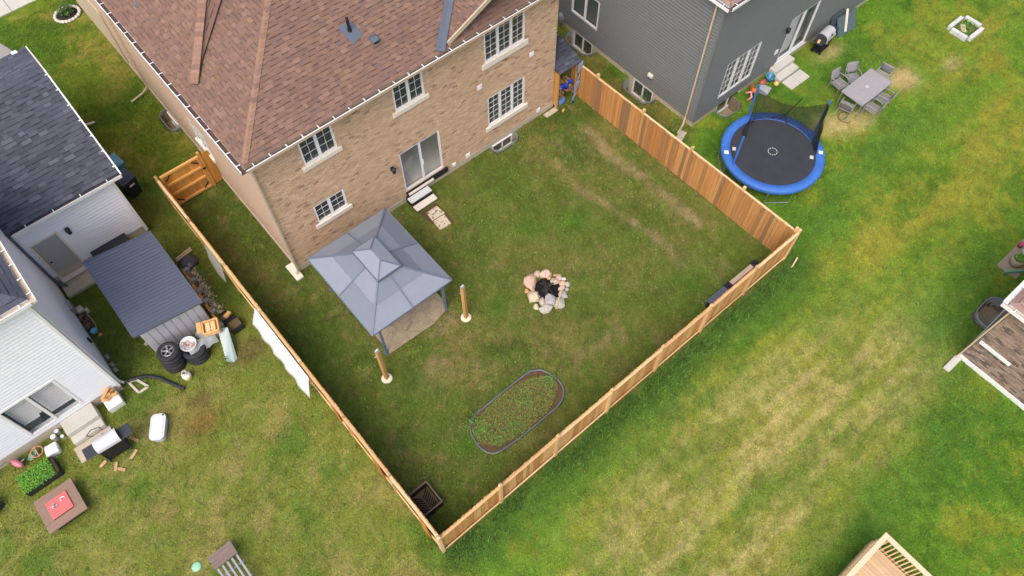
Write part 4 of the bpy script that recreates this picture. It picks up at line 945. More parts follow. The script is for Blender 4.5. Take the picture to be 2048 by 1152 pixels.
# ------------------------------------------------------------------ metal shed
sh = thing('metal_shed', 'grey metal garden shed with dark ribbed pent roof behind the white house', 'shed', (-4.6, 1.7, 0))
sx0, sx1, sy0, sy1 = -5.66, -3.55, .18, 3.4
zl, zr = 2.12, 1.82
nP = 8
for k in range(nP):          # front panels
    a = sx0 + (sx1 - sx0) * k / nP; c = sx0 + (sx1 - sx0) * (k + 1) / nP
    za = zl + (zr - zl) * k / nP; zc = zl + (zr - zl) * (k + 1) / nP
    b = MB(); b.add([(a + .008, sy0, .05), (c - .008, sy0, .05), (c - .008, sy0, zc), (a + .008, sy0, za), (a + .02, sy0 - .02, .05), (c - .02, sy0 - .02, .05), (c - .02, sy0 - .02, zc), (a + .02, sy0 - .02, za)],
                    [(4, 5, 6, 7), (0, 4, 7, 3), (5, 1, 2, 6), (0, 1, 5, 4)]); obj('wall_panel', b, M['shedwall'], sh)
b = MB(); b.add([(sx0, sy0 + .005, 0), (sx1, sy0 + .005, 0), (sx1, sy1, 0), (sx0, sy1, 0), (sx0, sy0 + .005, zl), (sx1, sy0 + .005, zr), (sx1, sy1, zr), (sx0, sy1, zl)], [(0, 1, 5, 4), (1, 2, 6, 5), (2, 3, 7, 6), (3, 0, 4, 7)]); obj('wall', b, M['shedwall'], sh)
b = MB(); b.add([(sx0 + .1, sy0 - .05, zl - .17), (sx1, sy0 - .05, zr - .15), (sx1, sy0 - .05, zr), (sx0 + .1, sy0 - .05, zl)] + [(sx0 + .1, sy0 - .02, zl - .17), (sx1, sy0 - .02, zr - .15), (sx1, sy0 - .02, zr), (sx0 + .1, sy0 - .02, zl)], [(0, 1, 2, 3), (0, 4, 5, 1), (4, 7, 6, 5)]); obj('header_track', b, M['metalgrey'], sh)
b = MB(); b.bar((-5.3, sy0 - .06, zl - .13), (-4.9, sy0 - .06, zl - .19), .03, .05); b.bar((-4.75, sy0 - .06, zl - .2), (-4.3, sy0 - .06, zl - .27), .02, .05); obj('track_slot', b, M['dark'], sh)
RA = [(-5.8, -.2, 2.33), (-3.44, -.22, 1.98), (-3.44, 3.52, 1.98), (-5.8, 3.52, 2.33)]
b = MB(); b.slab(RA, .03); rs = obj('roof', b, M['shedroof'], sh)
for k in range(26):
    y = -.14 + k * 3.6 / 25; b = MB(); b.bar((-5.77, y, 2.335), (-3.47, y, 1.995), .022, .012); obj('roof_rib', b, M['shedroof'], rs)
for p, q in ((RA[0], RA[1]), (RA[1], RA[2]), (RA[2], RA[3]), (RA[3], RA[0])):
    b = MB(); b.bar(Vector(p) - Z * .03, Vector(q) - Z * .03, .035, .08); obj('roof_trim', b, M['metalgrey'], rs)
t = thing('deck_box', 'black resin deck box against the white garage wall', 'box', (-4.95, 4.95, 0))
b = MB(); b.box(-5.55, -4.25, 4.62, 5.14, 0, .72); obj('body', b, M['blackplastic'], t, bev=.02)
b = MB(); b.box(-5.58, -4.22, 4.58, 5.16, .72, .8); obj('lid', b, M['blackplastic'], t, bev=.03)

# ------------------------------------------------------------------ clutter round the shed
def tyre(t, c, r=.33, w=.2, rim=False, tilt=None):
    prof = [(r * .6, -w / 2), (r * .8, -w / 2), (r * .96, -w / 2 + .02), (r, -w / 4), (r, w / 4), (r * .96, w / 2 - .02), (r * .8, w / 2), (r * .6, w / 2), (r * .57, 0), (r * .6, -w / 2)]
    b = MB(); b.lathe(prof, c, 24, M=tilt); o = obj('tyre', b, M['tyre'], t, smooth=True)
    if rim:
        b = MB(); b.lathe([(r * .6, w / 2 - .03), (r * .52, w / 2 - .02), (r * .5, w / 2 - .06)], c, 24, M=tilt)
        for k in range(5):
            an = 2 * math.pi * k / 5; d = Vector((math.cos(an), math.sin(an), 0)) * r * .54; h = Vector((0, 0, w / 2 - .04))
            p, q = h, h + d
            if tilt: p, q = tilt @ p, tilt @ q
            b.bar(Vector(c) + p, Vector(c) + q, .055, .03)
        hp = Vector((0, 0, w / 2 - .03)); hp = tilt @ hp if tilt else hp
        b.ball(Vector(c) + hp, .05, 10, 6); obj('rim', b, M['chrome'], o)
        b = MB(); b.lathe([(0, 0), (r * .56, 0)], Vector(c), 20, M=tilt); obj('rim_well', b, M['dark'], o)
for i, (x, y, n) in enumerate(((-5.36, -.46, 5), )):
    for k in range(n):
        t = thing('tyre', 'car tyre on a silver alloy rim lying on top of the tyre stack' if k == n - 1 else 'plain black car tyre in the stack below the alloy wheel', 'tyre', (x + .02 * k, y - .02 * (k % 2), k * .205), 0, 'tyres stacked by the shed')
        tyre(t, (x + .02 * k, y - .02 * (k % 2), .105 + k * .205), .37, .2, rim=(k == n - 1))
for k in range(3):
    t = thing('tyre', 'black car tyre in the stack under the plastic covered tub', 'tyre', (-4.58, -.62, k * .205), 0, 'tyres under the tub'); tyre(t, (-4.58 + .02 * (k % 2), -.66, .105 + k * .205), .42, .2)
t = thing('plastic_tub', 'round white slatted tub of scraps standing on the tyres', 'tub', (-4.62, -.55, .62))
b = MB(); b.lathe([(0, .02), (.2, .02), (.27, .2), (.29, .2), (.22, 0), (0, 0)], (-4.62, -.55, .62), 24); obj('body', b, M['white'], t, smooth=True)
for k in range(14):
    an = 2 * math.pi * k / 14; b = MB(); b.bar((-4.62 + .2 * math.cos(an), -.55 + .2 * math.sin(an), .65), (-4.62 + .265 * math.cos(an), -.55 + .265 * math.sin(an), .81), .02, .012); obj('stave', b, M['white'], t)
for k in range(9):
    an = R.uniform(0, 6.28); b = MB(None, R.choice([lin(178, 96, 76), lin(200, 140, 110), lin(90, 120, 90), lin(210, 200, 190)])); c = Vector((-4.62 + R.uniform(-.1, .12), -.55 + R.uniform(-.12, .12), .7 + .012 * k)); d = Vector((math.cos(an), math.sin(an), .1)) * .09; b.bar(c - d, c + d, .035, .03); obj('scrap', b, M['paint'], t)
b = MB(); vs = []; n, m = 14, 9
for i in range(n):
    for k in range(m):
        u, v = i / (n - 1), k / (m - 1); x = -4.75 + 1.0 * u; y = -.95 + .62 * v + .1 * u
        vs.append((x, y, .78 - .3 * (2 * abs(v - .45)) ** 2 - .18 * u + .045 * math.sin(i * 1.4 + k) * math.cos(k * 1.9)))
b.add(vs, [(i * m + k, (i + 1) * m + k, (i + 1) * m + k + 1, i * m + k + 1) for i in range(n - 1) for k in range(m - 1)])
tag(obj('plastic_film', b, M['plasticclear'], None, smooth=True), 'clear plastic film draped over the tub and tyres', 'plastic film')
b = MB(None, lin(150, 156, 160)); b.ball((-3.82, -.32, .35), (.5, .28, .4), 14, 8, seed=8, rough=.25); tag(obj('tarp_heap', b, M['fabric'], None, smooth=True), 'grey tarp covered heap in front of the metal shed', 'tarp')
t = thing('wooden_box', 'small open box of pale lumber blocks on the grey tarp heap', 'box', (-3.7, -.5, .72))
PW = lin(222, 178, 122); bx, by, bz = -3.7, -.5, .72; rz = -.35
def rp(x, y): return (bx + x * math.cos(rz) - y * math.sin(rz), by + x * math.sin(rz) + y * math.cos(rz))
for (x, y, w, d) in ((-.26, 0, .05, .5), (.26, 0, .05, .5), (0, -.24, .47, .05), (0, .24, .47, .05)):
    b = MB(None, jit(PW, .06)); b.rbox((*rp(x, y), bz + .1), (w, d, .2), rz); obj('side_board', b, M['woodx'], t)
b = MB(None, PW); b.rbox((*rp(0, 0), bz + .015), (.46, .44, .03), rz); obj('base_board', b, M['woodx'], t)
for x in (-.09, .09):
    b = MB(None, jit(lin(236, 196, 146), .05)); b.rbox((*rp(x, 0), bz + .1), (.15, .36, .13), rz); obj('lumber_block', b, M['woody'], t, bev=.005)
b = MB(None, PW); b.rbox((*rp(-.37, .05), bz + .2), (.16, .42, .05), rz); obj('loose_block', b, M['woody'], t)
for i, (x, y, s, lb) in enumerate(((-3.1, -.08, .17, 'black square pot with a wood offcut by the shed corner'), (-3.0, -.55, .22, 'larger black square pot of brown scraps beside the tarp heap'))):
    t = thing('black_pot', lb, 'pot', (x, y, 0))
    for a, c in (((-s, -s), (s, -s)), ((s, -s), (s, s)), ((s, s), (-s, s)), ((-s, s), (-s, -s))):
        b = MB(); b.bar((x + a[0], y + a[1], .17), (x + c[0], y + c[1], .17), .025, .34); obj('pot_wall', b, M['blackplastic'], t)
    b = MB(None, lin(112, 92, 66)); b.box(x - s, x + s, y - s, y + s, .1, .22); obj('contents', b, M['rock'], t)
    if i == 0:
        b = MB(None, lin(208, 166, 104)); b.rbox((x + .1, y - .05, .36), (.26, .15, .08), .4); obj('wood_offcut', b, M['woodx'], t)
b = MB(); b.add([(-3.55, -.55, .62), (-3.25, -.75, .6), (-3.6, -1.65, .02), (-3.95, -1.5, .02), (-3.9, -1.62, .02), (-3.75, -1.72, .02)], [(0, 1, 2, 5, 4, 3)]); o = tag(obj('glass_sheet', b, M['glasssheet'], None), 'pale glass shower panel leaning on the tarp heap', 'glass panel'); md = o.modifiers.new('s', 'SOLIDIFY'); md.thickness = .012
t = thing('propane_tank', 'small white propane tank with yellow label beside the tyre stack', 'tank', (-5.28, -1.2, 0))
b = MB(None, lin(232, 232, 228)); b.lathe([(.1, 0), (.14, .03), (.155, .1), (.155, .25), (.12, .33), (.03, .36)], (-5.28, -1.2, 0), 18); obj('body', b, M['gloss'], t, smooth=True)
b = MB(None, lin(226, 190, 60)); b.lathe([(.157, .1), (.157, .2)], (-5.28, -1.2, 0), 18); obj('label_band', b, M['gloss'], t)
b = MB(None, lin(220, 220, 216)); b.lathe([(.085, .34), (.085, .45), (.07, .45), (.07, .34)], (-5.28, -1.2, 0), 14); obj('collar', b, M['gloss'], t)
b = MB(None, lin(60, 60, 60)); b.cyl((-5.28, -1.2, .35), (-5.28, -1.2, .43), .03, n=8); obj('valve', b, M['paint'], t)
# corrugated drain pipe
pp = [(-7.05, .05, .1), (-6.6, -.12, .09), (-6.3, -.3, .08), (-6.05, -.6, .07), (-5.85, -1.0, .07), (-5.55, -1.58, .06)]
sm = []
for i in range(len(pp) - 1):
    for f in range(9): sm.append(Vector(pp[i]).lerp(Vector(pp[i + 1]), f / 9))
b = MB(); b.tube(sm, [.055 + .012 * (i % 2) for i in range(len(sm))], 10); tag(obj('drain_pipe', b, M['blackplastic'], None), 'black corrugated drain pipe lying on the grass from the white house corner', 'pipe')
t = thing('planks_pallet', 'flat pallet of pale planks lying under the drain pipe', 'pallet', (-6.7, -.4, 0))
for a, c in (((-6.95, -.02), (-6.85, -.62)), ((-6.85, -.62), (-6.5, -.62)), ((-6.5, -.62), (-6.7, -.1)), ((-6.95, -.02), (-6.7, -.1))):
    b = MB(None, jit(lin(206, 198, 182), .06)); b.bar((*a, .03), (*c, .03), .08, .045); obj('plank', b, M['woody'], t)
t = thing('white_crate', 'white plastic crate with loose lumber on top at the white house corner', 'crate', (-7.6, -.45, 0))
b = MB(None, lin(232, 232, 228)); b.box(-7.9, -7.36, -.72, -.2, 0, .32); obj('body', b, M['gloss'], t, bev=.03)
for k in range(9):
    b = MB(None, jit(lin(220, 172, 116), .1)); c = Vector((-7.62 + R.uniform(-.08, .08), -.32 + .03 * R.uniform(-2, 3), .36 + .035 * k)); an = R.uniform(-.5, .9); d = Vector((math.cos(an), math.sin(an), 0)) * R.uniform(.16, .28); b.bar(c - d, c + d, .09, .035); obj('lumber_piece', b, M['woodx'], t)
def rrect(a, c, r_): return [(sx * (a - r_) + r_ * math.cos(an), sy * (c - r_) + r_ * math.sin(an)) for sx, sy, o_ in ((1, 1, 0), (-1, 1, 1), (-1, -1, 2), (1, -1, 3)) for an in [math.pi / 2 * (o_ + k / 4) for k in range(5)]]
t = thing('storage_tote', 'pale grey plastic storage tote with rounded lid on the grass', 'tote', (-6.9, -2.3, 0), -.72)
tl = MB(Matrix.Translation((-6.9, -2.3, 0)) @ Matrix.Rotation(1.0, 4, 'Z')); tl.prism(rrect(.42, .21, .13), 0, .27, lin(186, 190, 196)); obj('body', tl, M['gloss'], t, bev=.02, seg=3)
tl = MB(Matrix.Translation((-6.9, -2.3, 0)) @ Matrix.Rotation(1.0, 4, 'Z')); tl.prism(rrect(.46, .25, .16), .27, .32, lin(208, 212, 218)); tl.prism(rrect(.38, .18, .1), .32, .335, lin(214, 218, 222)); obj('lid', tl, M['gloss'], t, bev=.02)
tl = MB(Matrix.Translation((-6.9, -2.3, 0)) @ Matrix.Rotation(1.0, 4, 'Z')); tl.cyl((.4, -.15, .32), (.4, -.15, .335), .03, n=10); obj('knob', tl, M['black'], t)
# timber edging and rubble along the shed
for i in range(6):
    b = MB(None, jit(lin(196, 146, 88), .1)); y = 3.0 - i * .5; x = -3.3 - .02 * i; b.bar((x, y, .06), (x - .02, y - .44, .06), .1, .08); tag(obj('edging_timber', b, M['woody'], None), 'short timber in the row edging the metal shed', 'timber', 'timbers along the shed')
for i in range(5):
    b = MB(None, jit(lin(150, 152, 152), .1)); b.rbox((-3.2 - .03 * i, 2.7 - i * .55, .09), (.2, .16, .16), .1 * i); tag(obj('concrete_block', b, M['rock'], None, bev=.01), 'small grey block set between the timbers by the shed', 'block', 'blocks along the shed')
rr_ = random.Random(77); b = MB()
for k in range(420):
    f = rr_.random(); x = -3.05 + rr_.gauss(0, .1) - .12 * f; y = 2.8 - 2.5 * f; s = rr_.uniform(.015, .05)
    b.ball((x, y, s * .4), (s, s * rr_.uniform(.7, 1.2), s * .7), 6, 4, seed=k, rough=.3, tint=jit(rr_.choice([lin(170, 160, 130), lin(150, 146, 120), lin(196, 184, 150), lin(130, 130, 118)]), .1, rr_))
struct('pebbles', b, M['rock'], kind='stuff')
b = MB(None, lin(70, 68, 72)); b.ball((-3.0, 2.95, .1), (.36, .28, .14), 14, 8, seed=5, rough=.45); tag(obj('garbage_bag', b, M['gloss'], None, smooth=True), 'dark glossy plastic bag lying between shed and fence', 'bag')
for k in range(2):
    b = MB(None, lin(188, 164, 128)); b.bar((-3.3, 3.32 + .1 * k, .05), (-2.62, 3.42 + .1 * k, .05), .07, .05); tag(obj('loose_plank', b, M['woodx'], None), 'short weathered plank beside the dark plastic bag', 'plank', 'planks by the bag')
b = MB(None, lin(206, 184, 150)); b.bar((-5.85, .9, .03), (-5.6, 1.02, .03), .12, .05); tag(obj('wood_offcut', b, M['woodx'], None), 'pale wood offcut by the left corner of the metal shed', 'offcut')
# block bed at the side wall
t = thing('block_bed', 'small bed of bricks and dirt edged with timber at the white side wall', 'garden bed', (-7.0, 2.9, 0))
b = MB(); b.prism([(-7.18, 2.35), (-6.95, 2.4), (-6.85, 2.8), (-6.9, 3.4), (-7.0, 3.8), (-7.18, 3.8)], 0, .07); obj('soil', b, M['soil'], t)
b = MB(None, lin(150, 140, 120)); b.tube([(-6.93, 2.38, .08), (-6.82, 2.8, .08), (-6.88, 3.4, .08)], .03, 6); obj('edging', b, M['paint'], t)
b = MB(None, lin(206, 192, 176)); b.rbox((-7.0, 3.65, .14), (.26, .24, .18), .2); obj('stone_block', b, M['rock'], t, bev=.015)
b = MB(None, lin(196, 186, 168)); b.rbox((-6.8, 3.5, .1), (.12, .2, .12), .1); obj('stone_block', b, M['rock'], t, bev=.01)
for k in range(16):
    b = MB(None, jit(R.choice([lin(122, 96, 70), lin(96, 84, 70), lin(150, 120, 90)]), .15)); b.rbox((-7.03 + R.uniform(-.09, .1), 3.0 + R.uniform(-.35, .4), .11 + .006 * k), (.13, .07, .05), R.uniform(0, 3)); obj('brick_piece', b, M['rock'], t)
b = MB(None, lin(96, 176, 220)); b.rbox((-6.98, 2.5, .17), (.2, .17, .14), .5); tag(obj('blue_pail', b, M['gloss'], None, bev=.02), 'small light blue plastic container by the white side wall', 'container')
b = MB(None, lin(206, 170, 110)); b.ball((-6.88, 2.3, .05), (.08, .06, .05), 8, 6, seed=2, rough=.2); tag(obj('stone', b, M['rock'], None, smooth=True), 'small tan stone next to the light blue container', 'stone')
for i, (y, s) in enumerate(((1.35, .07), (.95, .06), (.7, .06))):
    b = MB(None, jit(lin(150, 150, 146), .2)); b.rbox((-7.08, y, s / 2), (.12, .2, s), .1 * i); tag(obj('rubble_piece', b, M['rock'], None, bev=.01), 'flat grey rubble piece along the foot of the white side wall', 'rubble', 'rubble by the white wall')
# steps, pad, grill
t = thing('door_steps', 'two wide cream concrete door steps below the white house patio door', 'steps', (-8.75, -.6, 0))
b = MB(); b.box(-9.3, -8.2, -.72, -.13, 0, .42); obj('step', b, M['slabconc'], t, bev=.012)
b = MB(); b.box(-9.3, -8.22, -1.03, -.73, 0, .22); obj('step', b, M['slabconc'], t, bev=.012)
b = MB(); b.box(-9.42, -8.15, -1.68, -1.05, -.02, .04); tag(obj('paving_slab', b, M['concrete'], None, bev=.01), 'grey brown slab at the foot of the cream door steps', 'paving slab')
def grill(t, T_, w, silver, knob):
    b = MB(T_); b.box(-w * .48, w * .48, -.24, .24, .62, .86); obj('firebox', b, M['black'], t, bev=.02)
    b = MB(T_); vs = []; n = 9
    for s in (-w * .48, w * .48):
        for k in range(n): an = math.pi * k / (n - 1); vs.append((s, -.25 * math.cos(an), .86 + .24 * math.sin(an) ** .8))
    b.add(vs, [(k, k + 1, n + k + 1, n + k) for k in range(n - 1)], silver); b.add(vs, [tuple(range(n)), tuple(range(2 * n - 1, n - 1, -1))], lin(70, 72, 76)); li = obj('lid', b, M['gloss'], t)
    b = MB(T_, lin(180, 182, 186)); b.cyl((-w * .35, -.31, .93), (w * .35, -.31, .93), .014, n=8); b.bar((-w * .33, -.31, .93), (-w * .33, -.24, .93), .02, .02); b.bar((w * .33, -.31, .93), (w * .33, -.24, .93), .02, .02); obj('lid_handle', b, M['gloss'], li)
    b = MB(T_, lin(60, 62, 66)); b.cyl((.0, -.245, 1.0), (0, -.262, 1.01), .045, n=12); obj('thermometer', b, M['gloss'], li)
    for s in (-1, 1):
        b = MB(T_, lin(58, 62, 70)); b.box(min(s * w * .5, s * (w * .5 + .38)), max(s * w * .5, s * (w * .5 + .38)), -.22, .22, .82, .855); obj('side_shelf', b, M['gloss'], t, bev=.01)
    b = MB(T_, lin(170, 172, 176)); b.box(-w * .48, w * .48, -.27, -.242, .7, .84); pn = obj('control_panel', b, M['gloss'], t)
    for k in range(3):
        b = MB(T_); b.cyl((-.2 + .2 * k, -.27, .77), (-.2 + .2 * k, -.31, .77), .028, n=10); obj('knob', b, M['black'], pn)
    b = MB(T_); b.box(-w * .46, w * .46, .16, .2, .1, .62); b.box(-w * .46, w * .46, -.2, .2, .08, .12); obj('cart', b, M['black'], t)
    for x in (-w * .45, w * .45):
        for y in (-.2, .2):
            b = MB(T_); b.box(x - .02, x + .02, y - .02, y + .02, 0.05, .62); obj('leg', b, M['black'], t)
        b = MB(T_); b.cyl((x - .02, .2, .08), (x + .02, .2, .08), .08, n=12); obj('wheel', b, M['black'], t)
TG = Matrix.Translation((-8.27, -2.05, .05)) @ Matrix.Rotation(math.pi - .06, 4, 'Z')
t = thing('barbecue_grill', 'black gas barbecue with pale lid standing on boards by the cream steps', 'barbecue', (-8.27, -2.05, .0))
grill(t, TG, .8, lin(206, 206, 210), None)
b = MB(None, lin(52, 54, 58)); b.tube([(-8.55, -1.6, .9), (-8.75, -1.35, .75), (-8.6, -1.1, .5), (-8.35, -1.15, .45), (-8.3, -1.4, .6)], .015, 6); obj('gas_hose', b, M['paint'], t)
for i, (x, y, an, l) in enumerate(((-8.62, -2.5, 1.0, .3), (-7.98, -2.5, .5, .34), (-8.9, -2.15, .3, .26), (-7.74, -2.02, -1.1, .36), (-8.52, -2.7, -.9, .28))):
    d = Vector((math.cos(an), math.sin(an), 0)) * l / 2; b = MB(None, jit(lin(190, 158, 118), .1)); b.bar(Vector((x, y, .025)) - d, Vector((x, y, .025)) + d, .1, .04); tag(obj('support_board', b, M['woodx'], None), 'short pale board lying under the barbecue', 'board', 'boards under the barbecue')
for i, (x, y, r_, h, lb) in enumerate(((-9.72, -.34, .085, .24, 'grey paint can with silver lid by the cream steps'), (-9.56, -.2, .07, .2, 'small white lidded can against the white house wall'), (-9.5, -.46, .055, .15, 'smallest pale jar beside the paint cans'))):
    t = thing('paint_can', lb, 'can', (x, y, 0)); b = MB(None, lin(168, 176, 178)); b.cyl((x, y, 0), (x, y, h), r_, n=16); obj('body', b, M['gloss'], t)
    b = MB(None, lin(216, 220, 222)); b.cyl((x, y, h), (x, y, h + .015), r_ * 1.06, n=16); obj('lid', b, M['gloss'], t)
b = MB(None, lin(226, 230, 228)); b.rbox((-9.94, -.7, .13), (.42, .4, .26), -.1); tag(obj('white_tub', b, M['gloss'], None, bev=.05, seg=3), 'square white plastic tub upside down by the white house', 'tub')
t = thing('garden_flamingo', 'pink plastic garden flamingo lying by the green planter', 'ornament', (-10.9, -.5, 0))
b = MB(None, lin(206, 122, 138)); b.ball((-11.0, -.42, .2), (.11, .24, .13), 12, 8, rz=.5); obj('body', b, M['gloss'], t, smooth=True)
b = MB(None, lin(60, 64, 70)); b.tube([(-10.88, -.45, .2), (-10.75, -.45, .22), (-10.68, -.42, .2)], .04, 8); obj('collar', b, M['gloss'], t)
t = thing('hose_reel', 'green garden hose wound on a faded pink reel', 'hose', (-10.4, -.5, 0))
b = MB(None, lin(120, 160, 130)); b.tube([(-10.6 + .1 * math.cos(k * .8) + .02 * k / 3, -.48 + .1 * math.sin(k * .8), .12 + .006 * k) for k in range(30)], .025, 6); obj('hose', b, M['gloss'], t)
b = MB(None, lin(206, 140, 120)); b.tube([(-10.32 + .19 * math.cos(k * .524), -.52 + .19 * math.sin(k * .524), .3) for k in range(12)], .02, 6, closed=True); b.bar((-10.32, -.71, .3), (-10.32, -.33, .3), .03, .03); obj('reel', b, M['gloss'], t)
pts = [(-11.6 + .12 * k, -.25 - .05 * math.sin(k * 1.7) - .02 * k, .5 - .045 * k + .06 * math.sin(k * 2.3)) for k in range(11)]
b = MB(None, lin(62, 68, 78)); b.tube(pts, .01, 5); tag(obj('electric_cable', b, M['paint'], None), 'dark loose cable hanging by the white house wall', 'cable')
t = thing('herb_planter', 'rectangular black planter full of small bright green plants', 'planter', (-10.55, -1.3, 0))
for a, c in (((-11.15, -1.62), (-10.02, -1.62)), ((-10.02, -1.62), (-10.02, -1.0)), ((-10.02, -1.0), (-11.15, -1.0)), ((-11.15, -1.0), (-11.15, -1.62))):
    b = MB(); b.bar((*a, .17), (*c, .17), .03, .34); obj('side', b, M['blackplastic'], t)
b = MB(); b.box(-11.14, -10.03, -1.61, -1.01, .02, .3); obj('soil', b, M['soil'], t)
def leaves(name, n, fn, pal, size, seed, parent=None, up=.5, flat=.6):
    r = random.Random(seed); b = MB()
    for k in range(n):
        c = Vector(fn(r)); an = r.uniform(0, 6.28); s = r.uniform(*size); d = Vector((math.cos(an), math.sin(an), r.uniform(-.2, flat))) * s; w = Vector((-math.sin(an), math.cos(an), r.uniform(-.3, .3))) * s * .45
        b.add([c, c + d * .5 + w, c + d, c + d * .5 - w], [(0, 1, 2, 3)], jit(r.choice(pal), .2, r))
    return b
GRN = [lin(86, 142, 44), lin(104, 160, 56), lin(70, 122, 36), lin(122, 174, 70)]
obj('plants', leaves('plants', 2600, lambda r: (r.uniform(-11.17, -10.12), r.uniform(-1.66, -.98), .3 + r.random() * .14), GRN, (.02, .05), 3), M['leaf'], t, kind='stuff')
t = thing('fire_table', 'square brown wood grain fire table with red cover', 'table', (-10.44, -2.73, 0))
b = MB(); b.box(-10.9, -9.98, -3.22, -2.24, 0, .34); obj('base', b, M['black'], t)
tx = [(-11.06, -9.82, -2.4, -2.1), (-11.06, -9.82, -3.36, -3.06), (-11.06, -10.76, -3.06, -2.4), (-10.12, -9.82, -3.06, -2.4)]
for i, q in enumerate(tx):
    b = MB(None, jit(lin(142, 118, 104), .05)); b.box(q[0] + .002, q[1] - .002, q[2] + .002, q[3] - .002, .34, .4); obj('top_tile', b, M['woodx'] if i < 2 else M['woody'], t, bev=.004)
b = MB(None, lin(198, 108, 108)); b.box(-10.79, -10.11, -3.04, -2.39, .38, .44); cv = obj('cover', b, M['paint'], t, bev=.01)
b = MB(None, lin(236, 232, 226)); b.tube([(-10.28 + .07 * math.cos(k * .5), -2.6 + .06 * math.sin(k * .5), .455) for k in range(9)], .014, 6); obj('handle', b, M['paint'], cv)
b = MB()
for k in range(26): b.ball((-10.6 + R.gauss(0, .05), -2.66 + R.gauss(0, .045), .45 + R.random() * .02), R.uniform(.01, .022), 6, 4, tint=jit(lin(190, 190, 194), .3))
tag(obj('glass_beads', b, M['rock'], None), 'small heap of grey glass beads on the red cover', 'beads')
t = thing('slatted_lounger', 'grey slatted garden lounger with brown plank end on the lawn', 'lounger', (-7.25, -7.9, 0))
for k in range(4):
    b = MB(None, jit(lin(128, 112, 104), .06)); y = -7.14 - k * .115; b.box(-7.68, -6.9, y - .11, y, .4, .44); obj('end_plank', b, M['woodx'], t)
for k in range(5):
    b = MB(None, lin(150, 154, 160)); x = -7.6 + k * .16; b.bar((x, -7.62, .4), (x + .02, -9.0, .36), .06, .03); obj('slat', b, M['paint'], t)
for y in (-7.9, -8.4, -8.9):
    b = MB(None, lin(128, 132, 138)); b.bar((-7.68, y, .35), (-6.88, y, .35), .04, .03); obj('cross_bar', b, M['paint'], t)
for x in (-7.66, -6.9):
    for y in (-7.2, -8.9):
        b = MB(None, lin(128, 132, 138)); b.box(x - .02, x + .02, y - .02, y + .02, 0, .38); obj('leg', b, M['paint'], t)
b = MB(None, lin(150, 204, 172)); b.lathe([(0, .03), (.03, .035), (.13, .02), (.15, .0)], (-8.14, -6.99, 0), 18); tag(obj('frisbee', b, M['gloss'], None), 'small mint green plastic disc on the lawn', 'disc')
b = MB(); b.rbox((-12.2, -1.25, .2), (.5, .5, .4), .5); tag(obj('black_planter', b, M['blackplastic'], None, bev=.05), 'black plastic planter at the foot of the white house', 'planter')
# bins
def bin_(name, label, x, y, rz, c, cl, h):
    t = thing(name, label, 'bin', (x, y, 0)); T_ = Matrix.Translation((x, y, 0)) @ Matrix.Rotation(rz, 4, 'Z')
    b = MB(T_, c); b.add([(-.22, -.26, .05), (.22, -.26, .05), (.22, .22, .05), (-.22, .22, .05), (-.29, -.33, h), (.29, -.33, h), (.29, .33, h), (-.29, .33, h)], [(0, 3, 2, 1), (4, 5, 6, 7), (0, 1, 5, 4), (1, 2, 6, 5), (2, 3, 7, 6), (3, 0, 4, 7)]); obj('body', b, M['gloss'], t, bev=.02)
    b = MB(T_, cl); b.box(-.31, .31, -.36, .34, h, h + .06); b.box(-.22, .22, -.26, .24, h + .06, h + .085); obj('lid', b, M['gloss'], t, bev=.03)
    for s in (-.24, .24):
        b = MB(T_); b.cyl((s - .03, .25, .11), (s + .03, .25, .11), .11, n=14); obj('wheel', b, M['black'], t)
    b = MB(T_, cl); b.cyl((-.25, .38, h - .02), (.25, .38, h - .02), .018, n=8); obj('handle', b, M['gloss'], t)
    b = MB(T_, lin(214, 216, 218)); b.box(-.11, .11, -.345, -.335, h * .72, h * .8); obj('sticker', b, M['paint'], t)
bin_('wheelie_bin', 'black wheeled garbage bin at the corner of the white garage', -3.05, 7.35, .25, lin(40, 42, 48), lin(72, 76, 86), 1.0)
bin_('recycling_bin', 'light blue recycling bin behind the black wheeled bin', -3.05, 8.35, .15, lin(92, 150, 176), lin(104, 164, 190), .95)
# ------------------------------------------------------------------ trampoline
tc = Vector((17.27, -8.02, .85)); t = thing('trampoline', 'round trampoline with blue padding and partly collapsed black net', 'trampoline', (tc.x, tc.y, 0))
b = MB(); b.lathe([(0, 0), (1.72, 0), (1.72, -.01), (0, -.01)], tc, 56); mt = obj('jumping_mat', b, M['mat'], t, smooth=False)
n = 12
for k in range(n):
    a0 = 2 * math.pi * k / n; a1 = a0 + 2 * math.pi / n * .6; b = MB(None, lin(220, 220, 216)); vs = []
    for j in range(3):
        a = a0 + (a1 - a0) * j / 2
        for r_ in (.165, .19): vs.append(tc + Vector((r_ * math.cos(a), r_ * math.sin(a), .004)))
    b.add(vs, [(0, 1, 3, 2), (2, 3, 5, 4)]); obj('target_dash', b, M['paint'], mt)
for an in (2.35, -.9):
    b = MB(None, lin(196, 196, 192)); c = tc + Vector((1.52 * math.cos(an), 1.52 * math.sin(an), .006)); b.rbox(c, (.14, .17, .004), an); obj('label_patch', b, M['paint'], mt)
    b = MB(None, lin(226, 228, 232)); c = tc + Vector((1.87 * math.cos(an + .14), 1.87 * math.sin(an + .14), .075)); b.rbox(c, (.17, .17, .004), an); obj('pad_label', b, M['paint'], t)
